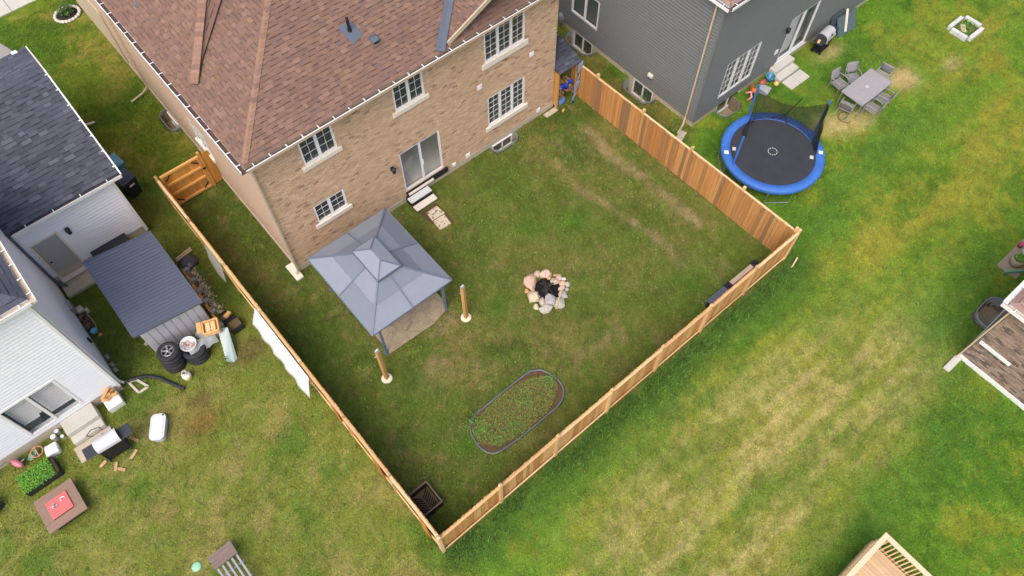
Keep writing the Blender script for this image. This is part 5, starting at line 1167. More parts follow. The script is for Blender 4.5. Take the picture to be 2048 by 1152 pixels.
for k in range(8):
    b = MB(); vs = []; m = 9
    for j in range(m):
        a = 2 * math.pi * (k + j / (m - 1) * .995) / 8
        for r_, z in ((1.68, .005), (1.71, .05), (1.87, .065), (2.02, .05), (2.05, -.03), (2.04, -.12)): vs.append(tc + Vector((r_ * math.cos(a), r_ * math.sin(a), z + .004 * math.sin(a * 31))))
    b.add(vs, [(j * 6 + q, j * 6 + q + 1, (j + 1) * 6 + q + 1, (j + 1) * 6 + q) for j in range(m - 1) for q in range(5)]); obj('edge_pad', b, M['blue'], t, smooth=True)
b = MB(); b.tube([tc + Vector((1.98 * math.cos(k * .2244), 1.98 * math.sin(k * .2244), -.08)) for k in range(28)], .025, 8, closed=True); obj('frame_ring', b, M['galv'], t, smooth=True)
for k in range(4):
    a = .9 + k * math.pi / 2; p = [tc + Vector((1.98 * math.cos(a + s), 1.98 * math.sin(a + s), z)) for s, z in ((-.25, -.08), (-.25, -.8), (.25, -.8), (.25, -.08))]; b = MB(); b.tube(p, .022, 8); obj('leg', b, M['galv'], t)
PT = [((15.55, -7.45), 2.5), ((18.0, -6.1), 2.52), ((19.36, -8.45), 2.62), ]
for (x, y), h in PT:
    b = MB(); b.cyl((x, y, .3), (x, y, h), .024, n=10); b.cyl((x, y, .75), (x, y, h - .02), .04, n=12); po = obj('net_pole', b, M['blue'], t)
    b = MB(); b.ball((x, y, h), .045, 10, 6); obj('pole_cap', b, M['blue'], po)
def net(p_top, p_bot):
    b = MB(); n = len(p_top); m = 8; vs = []
    for i in range(n):
        for k in range(m): vs.append(Vector(p_top[i]).lerp(Vector(p_bot[i]), k / (m - 1)))
    b.add(vs, [(i * m + k, (i + 1) * m + k, (i + 1) * m + k + 1, i * m + k + 1) for i in range(n - 1) for k in range(m - 1)]); return b
def circ(a, z=.06, r_=1.66): return tc + Vector((r_ * math.cos(a), r_ * math.sin(a), z))
A = Vector((18.0, -6.1, 2.4)); B_ = Vector((19.34, -8.45, 2.5)); n = 15
a1, a2 = math.radians(68), math.radians(-12)
tp = [A.lerp(B_, i / (n - 1)) - Z * .55 * math.sin(math.pi * i / (n - 1)) for i in range(n)]
bt = [circ(a1 + (a2 - a1) * i / (n - 1)) for i in range(n)]
no = obj('safety_net', net(tp, bt), M['net'], t, smooth=True)
tp = [B_.lerp(circ(math.radians(-48), .15), (i / 9) ** .7) for i in range(10)]; bt = [circ(math.radians(-12 - 36 * i / 9)) for i in range(10)]
obj('safety_net', net(tp, bt), M['net'], t, smooth=True)
tp = [A.lerp(Vector((16.95, -6.9, .9)), (i / 9) ** .6) for i in range(10)]; bt = [circ(math.radians(68 + 48 * i / 9), .05, 1.6).lerp(Vector((16.95, -6.9, .88)), (i / 9) ** 2) for i in range(10)]
obj('safety_net', net(tp, bt), M['net'], t, smooth=True)
for k in range(3):     # slack part of the net gathered from the pole down to the padding
    e0 = circ(math.radians(-40 - 4 * k), .1); e1 = circ(math.radians(-28 - 5 * k), .1, 1.6)
    tp = [B_.lerp(e0, i / 9) + Vector((.05 * math.sin(i + k), .04 * math.cos(i * 1.7 + k), 0)) for i in range(10)]
    bt = [(B_ + Vector((-.03, .05, -.05))).lerp(e1, i / 9) for i in range(10)]
    obj('gathered_net', net(tp, bt), M['net'], t, smooth=True)
b = MB(None, lin(26, 26, 28)); b.tube([(19.35, -7.4, 1.95), (19.1, -7.3, 1.5), (18.9, -7.2, 1.1), (18.75, -7.1, .9)], .02, 6); b.tube([(18.9, -7.2, 1.15), (18.75, -7.5, .92)], .018, 6); b.tube([(18.9, -7.2, 1.15), (18.55, -6.85, .92)], .018, 6); obj('net_strap', b, M['paint'], no)
b = MB(None, lin(190, 88, 92)); b.rbox((19.45, -7.3, .3), (.5, .22, .2), -.9); tag(obj('red_toy', b, M['gloss'], None, bev=.06), 'red plastic toy half hidden behind the trampoline edge', 'toy')

# ------------------------------------------------------------------ patio set
CG = lin(150, 148, 150)
t = thing('patio_table', 'rectangular grey slatted patio table on the right lawn', 'table', (23.13, -8.25, 0))
for k in range(22):
    y = -8.76 + k * .0465
    b = MB(None, jit(lin(164, 160, 162), .03)); b.box(22.17, 24.09, y, y + .041, .705, .725); obj('top_slat', b, M['paint'], t)
b = MB(None, lin(156, 154, 158)); b.box(22.11, 24.15, -8.8, -8.762, .67, .73); b.box(22.11, 24.15, -7.735, -7.70, .67, .73); b.box(22.11, 22.165, -8.76, -7.737, .67, .73); b.box(24.095, 24.15, -8.76, -7.737, .67, .73); obj('frame', b, M['paint'], t, bev=.005)
b = MB(None, lin(206, 206, 208)); b.lathe([(.03, 0), (.07, .004), (.07, 0)], (23.13, -8.25, .727), 14); obj('umbrella_hole_ring', b, M['paint'], t)
for x, y in ((22.16, -8.75), (24.1, -8.75), (22.16, -7.75), (24.1, -7.75)):
    b = MB(None, lin(140, 138, 140)); b.cyl((x, y, 0), (x, y, .68), .022, .028, 8); obj('leg', b, M['paint'], t)
def make_chair(label):
    t = thing('patio_chair', label, 'chair', (0, 0, 0), 0, 'chairs around the patio table')
    # faces +y (towards table), local coordinates
    for k in range(7):
        b = MB(None, jit(CG, .05)); y = -.22 + k * .075; b.box(-.24, .24, y, y + .045, .41, .43); obj('seat_slat', b, M['paint'], t)
    b = MB(None, lin(140, 138, 140)); b.bar((-.26, -.24, .42), (-.26, .28, .42), .03, .03); b.bar((.26, -.24, .42), (.26, .28, .42), .03, .03); b.bar((0, -.24, .418), (0, .28, .418), .025, .02); b.bar((-.26, .28, .42), (.26, .28, .42), .03, .03); obj('seat_frame', b, M['paint'], t)
    for s in (-1, 1):
        b = MB(None, CG); b.tube([(s * .26, .26, 0), (s * .27, .24, .42), (s * .27, .2, .64)], .014, 6); obj('leg', b, M['paint'], t)
        b = MB(None, CG); b.tube([(s * .26, -.32, 0), (s * .26, -.24, .42), (s * .25, -.4, .92)], .015, 6); obj('leg', b, M['paint'], t)
        b = MB(None, CG); b.tube([(s * .27, .24, .63), (s * .28, 0, .66), (s * .26, -.31, .64)], .018, 6); obj('armrest', b, M['paint'], t)
    b = MB(None, lin(138, 134, 136)); vs = []
    for k in range(6):
        f = k / 5
        for j in range(5): g_ = j / 4 - .5; vs.append((g_ * .5, -.25 - .15 * f + .02 * math.cos(g_ * 3), .5 + .4 * f + .03 * math.cos(g_ * 3.1) * (k == 5)))
    b.add(vs, [(k * 5 + j, k * 5 + j + 1, (k + 1) * 5 + j + 1, (k + 1) * 5 + j) for k in range(5) for j in range(4)]); o = obj('backrest', b, M['fabric'], t, smooth=True); md = o.modifiers.new('s', 'SOLIDIFY'); md.thickness = .012
    b = MB(None, CG); b.tube([(-.25, -.4, .9), (0, -.385, .95), (.25, -.4, .9)], .016, 6); obj('top_rail', b, M['paint'], t)
    return t
c0 = make_chair('grey patio chair on the grey house side of the table, nearer the door steps')
c0.location = (22.72, -7.25, 0); c0.rotation_euler = (0, 0, math.pi - .12)
copy_tree(c0, (23.45, -7.42, 0), math.pi - .5, 'grey patio chair turned at an angle on the grey house side of the table')
copy_tree(c0, (22.65, -9.05, 0), .05, 'grey patio chair opposite the grey house, at the trampoline end of the table')
copy_tree(c0, (23.5, -8.98, 0), .12, 'grey patio chair opposite the grey house, at the straw patch end of the table')
copy_tree(c0, (21.85, -8.3, 0), -math.pi / 2 + .25, 'grey patio chair at the table end facing the trampoline')
c5 = copy_tree(c0, (24.55, -8.2, .14), 0, 'grey patio chair tipped forward against the table end by the straw patch'); c5.rotation_euler = (-.55, 0, math.pi / 2 + .1)
b = MB(None, lin(60, 54, 48)); b.tube([(21.75 + .3 * math.cos(k * .4), -8.5 + .3 * math.sin(k * .4), .03) for k in range(13)], .012, 5); b.tube([(21.5, -8.5, .03), (21.9, -8.55, .03)], .012, 5); tag(obj('umbrella_base_ring', b, M['paint'], None), 'thin dark wire ring of an umbrella base on the bare patch', 'umbrella base')

# ------------------------------------------------------------------ by the grey house wall
t = thing('barbecue_grill', 'silver hooded gas barbecue against the grey sided wall', 'barbecue', (24.1, -5.25, 0))
grill(t, Matrix.Translation((24.15, -5.22, .0)) @ Matrix.Rotation(.12, 4, 'Z'), .75, lin(190, 190, 192), None)
t = thing('leaning_panels', 'dark grey sheets and a pale plank leaning on the grey house wall', 'panels', (25.9, -5.0, 0))
b = MB(None, lin(86, 100, 104)); b.slab([(25.35, -5.3, .02), (26.5, -5.42, .02), (26.7, -4.95, .75), (25.5, -4.85, .75)], .03); obj('sheet', b, M['gloss'], t)
b = MB(None, lin(70, 82, 88)); b.slab([(25.1, -5.0, .02), (25.9, -5.05, .02), (26.0, -4.75, .95), (25.2, -4.72, .95)], .03); obj('sheet', b, M['gloss'], t)
b = MB(None, lin(214, 208, 190)); b.bar((25.85, -5.3, .1), (26.1, -4.85, .95), .11, .03); obj('plank', b, M['wood'], t)
b = MB(None, lin(226, 186, 120)); b.rbox((23.55, -5.3, .88), (.22, .1, .03), .3); tag(obj('wood_scraper', b, M['woodx'], None), 'small pale wooden tool on the barbecue side shelf', 'tool')
# toys
t = thing('toy_bucket', 'turquoise and blue toy bucket by the grey house door steps', 'bucket', (21.0, -4.98, 0))
b = MB(None, lin(60, 118, 164)); b.lathe([(.0, .03), (.13, .03), (.19, .24), (.21, .24), (.15, 0), (0, 0)], (21.0, -4.98, 0), 18); obj('body', b, M['gloss'], t, smooth=True)
b = MB(None, lin(70, 170, 160)); b.tube([(21.0 + .2 * math.cos(k * .4), -4.98 + .2 * math.sin(k * .4), .24) for k in range(16)], .018, 6, closed=True); obj('rim', b, M['gloss'], t)
b = MB(None, lin(222, 190, 110)); b.ball((20.95, -5.38, .11), .12, 14, 9); tag(obj('toy_ball', b, M['gloss'], None, smooth=True), 'small yellow toy ball next to the turquoise bucket', 'ball')
b = MB(None, lin(172, 86, 78)); b.ball((20.55, -4.95, .12), (.2, .14, .14), 12, 8, seed=4, rough=.25); tag(obj('red_toy', b, M['gloss'], None, smooth=True), 'red plastic toy lump against the grey house foundation', 'toy')
b = MB(None, lin(170, 176, 178)); b.rbox((20.3, -5.25, .06), (.55, .5, .1), .3); tag(obj('plastic_tray', b, M['gloss'], None, bev=.04), 'pale grey plastic tray among the toys by the grey house', 'tray')
t = thing('toy_trike', 'red and orange toy trike behind the trampoline pole', 'toy', (19.75, -5.0, 0))
b = MB(None, lin(168, 80, 70)); b.rbox((19.8, -4.95, .28), (.4, .16, .14), .5); obj('body', b, M['gloss'], t, bev=.04)
b = MB(None, lin(218, 120, 60)); b.rbox((19.65, -5.15, .38), (.22, .2, .1), .5); obj('seat', b, M['gloss'], t, bev=.03)
for x, y in ((19.98, -4.85), (19.6, -5.2), (19.7, -4.98)):
    b = MB(None, lin(60, 50, 50)); b.cyl((x - .03, y + .02, .1), (x + .03, y - .02, .1), .1, n=12); obj('wheel', b, M['gloss'], t)
b = MB(None, lin(226, 150, 150)); b.tube([(19.25, -5.2, .05), (19.35, -5.3, .3), (19.45, -5.15, .42), (19.3, -5.0, .35)], .05, 8); tag(obj('pink_pool_noodle', b, M['gloss'], None, smooth=True), 'short pale pink curved toy beside the window well', 'toy')
# cinder block planter
t = thing('block_planter', 'square white cinder block planter on the far lawn', 'planter', (30.25, -8.72, 0))
k = 0
for (a, c, n) in (((29.62, -8.22), (30.62, -8.22), 3), ((30.78, -8.3), (30.78, -9.1), 2), ((30.7, -9.24), (29.7, -9.24), 3), ((29.6, -9.15), (29.6, -8.35), 2)):
    a = Vector((*a, 0)); c = Vector((*c, 0)); d = (c - a) / n; an = math.atan2(d.y, d.x)
    for i in range(n):
        b = MB(None, jit(lin(206, 206, 204), .06)); b.rbox(a + d * (i + .5) + Z * .11, (d.length - .012, .17, .22), an); obj('cinder_block', b, M['rock'], t, bev=.01)
b = MB(); b.box(29.7, 30.68, -9.15, -8.3, -.02, .1); obj('soil', b, M['soil'], t)
b = MB(None, lin(206, 184, 156)); b.rbox((30.1, -8.65, .12), (.5, .22, .06), .7); obj('flat_stone', b, M['rock'], t, bev=.02)
obj('plants', leaves('plants', 300, lambda r: (r.uniform(29.75, 30.65), r.uniform(-9.1, -8.35), .1 + .1 * r.random()), GRN, (.03, .08), 8), M['leaf'], t, kind='stuff')

# ------------------------------------------------------------------ corner of the neighbour's deck
t = thing('wooden_deck', 'pale wooden deck corner with baluster railing', 'deck', (7.2, -21, 0))
dx0, dx1, dy1, dz = 4.6, 8.1, -19.85, .55
for k in range(26):
    x = dx1 - .06 - k * .135; b = MB(None, jit(lin(196, 168, 134), .07)); b.box(x - .128, x, -24, dy1 - .02, dz - .03, dz); obj('deck_plank', b, M['woody'], t)
b = MB(None, lin(212, 184, 144)); b.box(dx0, dx1, dy1 - .018, dy1, .2, dz + .0); b.box(dx1, dx1 + .03, -24, dy1, .2, dz); obj('rim_joist', b, M['woodx'], t)
for x, y in ((dx1 - .03, dy1 - .06), (dx1 - .03, -22.0), (6.2, dy1 - .06), (4.7, dy1 - .06)):
    b = MB(None, lin(218, 190, 150)); b.box(x - .045, x + .045, y - .045, y + .045, 0, 1.48); obj('rail_post', b, M['wood'], t)
b = MB(None, lin(226, 200, 164)); b.box(dx0, dx1 + .05, dy1 - .12, dy1 + .03, 1.48, 1.52); obj('top_rail', b, M['woodx'], t)
b = MB(None, lin(226, 200, 164)); b.box(dx1 - .1, dx1 + .05, -24, dy1 - .122, 1.481, 1.521); obj('top_rail', b, M['woody'], t)
for k in range(27):
    x = dx1 - .15 - k * .125; b = MB(None, jit(lin(220, 190, 148), .05)); b.box(x - .019, x + .019, dy1 - .06, dy1 - .022, .5, 1.48); obj('baluster', b, M['wood'], t)
for k in range(24):
    y = dy1 - .2 - k * .125; b = MB(None, jit(lin(220, 190, 148), .05)); b.box(dx1 - .05, dx1 - .012, y - .019, y + .019, .5, 1.48); obj('baluster', b, M['wood'], t)
b = MB(); b.lathe([(0, .3), (.7, .28), (.85, .2), (.9, 0)], (12.15, -24.15, 0), 24); tag(obj('spa_cover', b, M['galv'], None, smooth=True), 'pale grey rounded cover beyond the wooden deck', 'cover')
# pots by the brown brick bungalow
t = thing('flower_pot', 'round beige flower pot with leafy plant by the brown brick bungalow', 'pot', (20.75, -17.15, 0))
b = MB(None, lin(168, 150, 128)); b.lathe([(0, .32), (.2, .32), (.23, .42), (.26, .42), (.2, 0), (0, 0)], (20.75, -17.15, 0), 20); obj('pot', b, M['rock'], t, smooth=True)
obj('plants', leaves('plants', 200, lambda r: (20.75 + r.gauss(0, .09), -17.15 + r.gauss(0, .09), .4 + .12 * r.random()), GRN, (.03, .08), 9), M['leaf'], t, kind='stuff')
b = MB(None, lin(150, 136, 118)); b.box(20.2, 22, -17.55, -16.75, -.02, .03); tag(obj('patio_mat', b, M['rock'], None), 'brown ground mat under the flower pot', 'mat')
b = MB(None, lin(110, 160, 136)); b.bar((20.0, -17.1, .1), (20.9, -17.75, .1), .06, .2); tag(obj('green_edging', b, M['gloss'], None), 'faded green plastic board edging the brown mat', 'edging')
b = MB(None, lin(184, 84, 110)); b.ball((21.55, -16.85, .2), (.1, .1, .1), 10, 7, seed=2, rough=.3); b.cyl((21.55, -16.85, 0), (21.55, -16.85, .15), .08, n=10, tint=lin(90, 70, 60)); tag(obj('flower_clump', b, M['leaf'], None), 'small pink red flower clump on the brown mat', 'flowers')
b = MB(None, lin(220, 150, 60)); b.rbox((20.95, -17.5, .12), (.3, .16, .2), .4); tag(obj('orange_box', b, M['gloss'], None, bev=.03), 'small orange plastic box beside the flower pot', 'box')
b = MB(None, lin(200, 200, 204)); b.lathe([(0, .3), (.16, .3), (.19, .36), (.2, .36), (.15, 0)], (21.2, -17.2, 0), 16); tag(obj('white_pot', b, M['gloss'], None, smooth=True), 'smaller pale pot next to the round beige flower pot', 'pot')
# front: ring bed
t = thing('ring_bed', 'small round shrub bed ringed with white stones near the driveway', 'garden bed', (-.72, 18.8, 0))
b = MB(); b.lathe([(0, .07), (.35, .06), (.5, .0)], (-.72, 18.8, 0), 20); obj('mulch', b, M['dark'], t)
for k in range(22):
    an = 2 * math.pi * k / 22; b = MB(None, jit(lin(206, 202, 192), .08)); b.ball((-.72 + .56 * math.cos(an), 18.8 + .5 * math.sin(an), .05), (.1, .08, .08), 8, 6, seed=k, rough=.25, rz=an + 1.57); obj('border_stone', b, M['rock'], t, smooth=True)
obj('shrub', leaves('shrub', 420, lambda r: (-.72 + r.gauss(0, .16), 18.85 + r.gauss(0, .13), .1 + .3 * r.random()), [lin(70, 98, 50), lin(96, 124, 70), lin(60, 84, 40)], (.04, .1), 6), M['leaf'], t, kind='stuff')
# ------------------------------------------------------------------ ground and grass
def vn(x, y, s, seed):
    """value noise, period s metres"""
    x = np.asarray(x) / s + seed * 17.13; y = np.asarray(y) / s + seed * 9.71
    xi = np.floor(x); yi = np.floor(y); fx = x - xi; fy = y - yi; fx = fx * fx * (3 - 2 * fx); fy = fy * fy * (3 - 2 * fy)
    def h(a, b):
        v = np.sin(a * 127.1 + b * 311.7 + seed * 74.7) * 43758.5453; return v - np.floor(v)
    return (h(xi, yi) * (1 - fx) + h(xi + 1, yi) * fx) * (1 - fy) + (h(xi, yi + 1) * (1 - fx) + h(xi + 1, yi + 1) * fx) * fy
def fbm(x, y, s, seed, o=4):
    a = 0; w = 1; t = 0
    for k in range(o): a = a + w * vn(x, y, s / 2 ** k, seed + k * 3.3); t += w; w *= .6
    return a / t
def sst(a, b, v):
    t = np.clip((v - a) / (b - a), 0, 1); return t * t * (3 - 2 * t)
def L3(r, g, b): return np.array(lin(r, g, b))
def mixc(c, d, w): return c * (1 - w[:, None]) + d * w[:, None]
def blob(x, y, cx, cy, rx, ry, rot=0):
    c, s = math.cos(rot), math.sin(rot); dx, dy = x - cx, y - cy; u = (dx * c + dy * s) / rx; v = (-dx * s + dy * c) / ry; return np.exp(-(u * u + v * v))
def lawn_col(x, y):
    n0 = fbm(x, y, 3.2, 1); n1 = fbm(x, y, 1.1, 2); n2 = fbm(x, y, .45, 3); n3 = fbm(x, y, .22, 4)
    hf = (vn(x, y, .085, 81) - .5) * .22 + (vn(x, y, .05, 82) - .5) * .16; n0 = n0 + hf * .5; n1 = n1 + hf; n2 = n2 + hf
    one = np.ones_like(x)[:, None]
    # fenced yard
    yd = mixc(one * L3(90, 104, 42), one * L3(108, 108, 54), sst(.38, .72, n1)); yd = mixc(yd, one * L3(72, 90, 34), sst(.52, .72, n0) * .8)
    yd = mixc(yd, one * L3(128, 114, 72), sst(.56, .78, n2) * .55); yd = mixc(yd, one * L3(112, 128, 52), sst(.6, .78, n3) * sst(.4, .6, n0) * .6)
    dirt = np.zeros_like(x)
    for cx, cy, rx, ry, rot, k in ((12.3, -2.4, .5, .8, 0, .5), (13.0, -7.7, .35, .9, 0, .6),
                                  (6.5, -9.5, .8, .35, 0, .7), (5.6, -9.4, .5, .3, .2, .6), (7.3, -9.9, .5, .25, 0, .5), (1.6, -6.4, .9, .5, .3, .8), (2.7, -5.3, 1.0, .4, 0, .8), (3.2, -6.3, .5, .5, 0, .5), (2.7, -8.2, .9, .3, 0, .5), (.5, -2.6, .5, 1.2, 0, .5), (2.7, -7.3, .4, .6, 0, .5), (9.6, -2.6, .9, .5, .2, .35), (5.0, -6.3, .5, .8, 0, .45), (-.6, 7.4, .6, 2.0, 0, .5)):
        dirt = np.maximum(dirt, blob(x, y, cx, cy, rx, ry, rot) * k)
    for pl_, wd_, k in (([(13.04, -1.75), (12.77, -3.63), (13.0, -5.14), (12.96, -6.57), (13.04, -7.4), (12.99, -8.17)], .34, .85), ([(10.88, -2.27), (10.62, -3.94), (10.96, -5.52), (11.12, -6.28), (11.32, -7.28), (11.32, -8.17), (11.11, -9.08)], .26, .75)):
        for p_, q_ in zip(pl_[:-1], pl_[1:]):
            ex, ey_ = q_[0] - p_[0], q_[1] - p_[1]; tt = np.clip(((x - p_[0]) * ex + (y - p_[1]) * ey_) / (ex * ex + ey_ * ey_), 0, 1); dd = np.hypot(x - p_[0] - tt * ex, y - p_[1] - tt * ey_); dirt = np.maximum(dirt, np.exp(-(dd / wd_) ** 2) * k)
    dirt = sst(.15, .8, dirt * (.05 + 1.45 * fbm(x, y, .5, 37) ) + hf * .6)
    yd = mixc(yd, one * L3(146, 126, 92), dirt * .75)
    moss_shade = np.maximum(blob(x, y, -1.5, -3, .9, 9), blob(x, y, 0, -11.2, 14, .8)) * .25; yd = mixc(yd, one * L3(62, 70, 28), np.clip(moss_shade, 0, 1) * sst(.3, .6, n1))  # moss plus fence shade, painted as darker green inside left and rear fences
    gr = np.zeros_like(x)
    for cx, cy, r_ in ((.2, -7.4, .9), (.6, -9.3, .8), (-1.5, -3.6, .9), (8.5, -1.6, 1.2), (4.8, -6.0, .6), (9.5, -5.0, 1.1), (8.0, -4.0, .9), (6.5, -3.0, .9), (10.5, -10.0, 1.4), (13.2, -10.0, 1.0), (-1.5, 9, 1.4)): gr = np.maximum(gr, blob(x, y, cx, cy, r_, r_))
    yd = mixc(yd, one * L3(70, 106, 32), gr * sst(.3, .7, n1) * .9)
    # lawn of the white house
    lf = mixc(one * L3(128, 140, 60), one * L3(156, 150, 84), sst(.42, .75, n1)); lf = mixc(lf, one * L3(96, 128, 46), sst(.5, .72, fbm(x, y, 1.7, 9)) * .85); lf = mixc(lf, one * L3(172, 160, 104), sst(.62, .8, n2) * .35)
    for cx, cy, rx, ry, c, k in ((-5.75, -2.95, .55, .4, (140, 112, 62), .8), (-2.9, 1.8, .35, 1.3, (104, 84, 60), .8), (-3.2, -1.6, .7, .5, (112, 96, 62), .7), (-5.4, -2.2, .4, .3, (120, 96, 66), .6)): lf = mixc(lf, one * L3(*c), np.clip(blob(x, y, cx, cy, rx, ry) * 1.6 * (.4 + n2), 0, 1) * k)
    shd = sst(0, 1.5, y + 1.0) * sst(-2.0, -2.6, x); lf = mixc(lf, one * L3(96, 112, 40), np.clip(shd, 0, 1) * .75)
    fy = sst(6, 8, y); lf = mixc(lf, mixc(mixc(one * L3(112, 132, 40), one * L3(150, 146, 66), sst(.42, .7, n1)), one * L3(84, 118, 34), sst(.48, .7, fbm(x, y, 1.9, 15)) * .9), fy)
    # open lawn on the right
    st1 = fbm(x * .42, y * 1.3, 1.0, 21); st2 = fbm(x * .25, y * 1.6, .9, 25) + hf * .7 + .10 * np.sin(6.283 * (y + .08 * x) / .62 + 4 * (n0 - .5)); st1 = st1 + hf * .7
    rt = mixc(one * L3(110, 150, 46), one * L3(86, 130, 40), sst(.45, .7, fbm(x, y, 2.2, 11))); rt = mixc(rt, one * L3(146, 156, 54), sst(.48, .68, n1) * .85); rt = mixc(rt, one * L3(74, 118, 36), sst(.56, .7, fbm(x, y, .8, 13) + hf * .6) * .6)
    yel = np.maximum.reduce([blob(x, y, 20.2, -13.6, 5.5, 1.5, -.1), blob(x, y, 26, -13.2, 4, 2.2), blob(x, y, 18, -13.2, 2.5, 1.0), blob(x, y, 29, -10, 3, 1.6), blob(x, y, 27.5, -7.5, 1.6, 1.0), blob(x, y, 31.2, -9.3, 1.5, 1.2)]); rt = mixc(rt, one * L3(158, 156, 60), np.clip(yel * (.25 + 1.1 * sst(.35, .7, st1)), 0, 1) * .85)
    stw = np.maximum.reduce([blob(x, y, 9.5, -15.4, 5.2, 1.7, -.12), blob(x, y, 4.2, -15.2, 3.4, 1.6), blob(x, y, 13.8, -16.4, 2.2, 1.4, -.2), blob(x, y, 5, -17.8, 4, 1.2), blob(x, y, 11, -17.5, 3, 1.1)])
    rt = mixc(rt, one * L3(158, 156, 72), np.clip(stw * 1.15, 0, 1) * .8); rt = mixc(rt, one * L3(200, 184, 120), np.clip(stw * 1.3, 0, 1) * sst(.36, .74, st2 * .6 + n2 * .4) * .75)
    rt = mixc(rt, one * L3(92, 124, 40), np.clip(stw, 0, 1) * sst(.56, .72, st1) * .75)
    for cx, cy, rx, ry, k in ((25.6, -8.7, .62, .55, 1.0), (25.1, -8.5, .5, .3, .8), (21.6, -8.6, .8, .5, .9), (22.2, -9.1, .7, .35, .6), (24.3, -5.65, .7, .35, .9), (28.0, -9.6, .5, .3, .6), (20.8, -8.2, .5, .5, .6)): rt = mixc(rt, one * L3(206, 184, 128), np.clip(blob(x, y, cx, cy, rx, ry) * 1.8 * (.35 + n2), 0, 1) * k * .9)
    fen = sst(-13.4, -12.0, y) * sst(-11.0, -11.6, y) * sst(16, 14.5, x); rt = mixc(rt, one * L3(82, 118, 46), np.clip(fen, 0, 1) * .9)
    grn = np.maximum.reduce([blob(x, y, 16.4, -17.0, 1.8, 1.5), blob(x, y, 13.8, -19.2, 2.5, 1.2), blob(x, y, 9, -19.6, 3, .9), blob(x, y, 16.7, -11.2, 2.2, .9), blob(x, y, 22, -10.6, 4, .8), blob(x, y, 19.5, -16.3, 2, .8), blob(x, y, 24, -6.8, 3, 1)]); rt = mixc(rt, one * L3(88, 130, 46), np.clip(grn, 0, 1) * .8)
    nar = sst(16.6, 16.2, x) * sst(-5.5, -4.5, y); rt = mixc(rt, mixc(one * L3(92, 104, 40), one * L3(128, 116, 62), sst(.42, .62, n1)), np.clip(nar, 0, 1) * .8)
    # put the zones together
    jx = x + .12 * (n2 - .5); jy = y + .12 * (n3 - .5)
    wy = sst(-2.2, -2.0, jx) * (1 - sst(14.1, 14.3, jx)) * sst(-11.65, -11.45, jy) * (1 - np.where(jx < .2, sst(5.5, 6.5, jy), sst(2.5, 3, jy)))
    wr = np.maximum(sst(14.0, 14.3, jx), sst(-11.4, -11.7, jy) * sst(-2.6, -1.4, jx + .5 * (n1 - .5)))
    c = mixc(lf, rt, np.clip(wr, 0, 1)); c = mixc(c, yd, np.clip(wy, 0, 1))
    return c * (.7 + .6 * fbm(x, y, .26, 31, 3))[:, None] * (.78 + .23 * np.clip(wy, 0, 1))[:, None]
def axis(a, b, st, far):
    core = np.arange(a, b + st / 2, st); k = np.array([1.5, 4, 10, 25, 60, 120, far]); return np.concatenate([(a - k)[::-1], core, b + k])
gx_, gy2 = axis(-15, 34, .125, 400), axis(-25, 23, .125, 400)
X, Y = np.meshgrid(gx_, gy2, indexing='ij'); xf, yf = X.ravel(), Y.ravel()
zf = (fbm(xf, yf, 1.6, 41, 3) - .5) * .04; zf = np.where((np.abs(xf) > 60) | (np.abs(yf) > 60), 0, zf) - .015
WM = np.zeros(len(xf), bool)
for (T_, a0, a1, d, deep) in WELLS:
    Ti = T_.inverted(); lx = Ti[0][0] * xf + Ti[0][1] * yf + Ti[0][3]; ly = Ti[1][0] * xf + Ti[1][1] * yf + Ti[1][3]
    rr2 = ((lx - (a0 + a1) / 2) / ((a1 - a0) / 2 - .03)) ** 4 + (np.minimum(ly, 0) / (d - .03)) ** 4
    zf = np.where((rr2 < 1) & (ly < .3), -deep, zf); WM = np.maximum(WM, (rr2 < 1.7) & (ly < .3) & (ly > -d - .2))
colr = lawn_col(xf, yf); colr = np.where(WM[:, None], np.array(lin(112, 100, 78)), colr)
def fast_mesh(name, V, F, C, material, kind):
    me = bpy.data.meshes.new(name); me.vertices.add(len(V)); me.vertices.foreach_set('co', V.astype(np.float32).ravel())
    k = F.shape[1]; me.loops.add(F.size); me.loops.foreach_set('vertex_index', F.astype(np.int32).ravel()); me.polygons.add(len(F)); me.polygons.foreach_set('loop_start', np.arange(0, F.size, k, dtype=np.int32))
    at = me.attributes.new('tint', 'FLOAT_COLOR', 'POINT'); at.data.foreach_set('color', np.concatenate([C, np.ones((len(C), 1))], 1).astype(np.float32).ravel())
    me.materials.append(material); me.update(calc_edges=True); me.validate()
    o = bpy.data.objects.new(name, me); COL.objects.link(o); o['kind'] = kind; return o
ny = len(gy2); ii, jj = np.meshgrid(np.arange(len(gx_) - 1), np.arange(ny - 1), indexing='ij'); b0 = (ii * ny + jj).ravel()
M['lawn'] = mat('lawn', rough=1, var=.34, scale=22, attr=True, var2=.12, scale2=5, spec=.1, bump=.9, bscale=55)
fast_mesh('ground', np.stack([xf, yf, zf], 1), np.stack([b0, b0 + ny, b0 + ny + 1, b0 + 1], 1), colr, M['lawn'], 'structure')
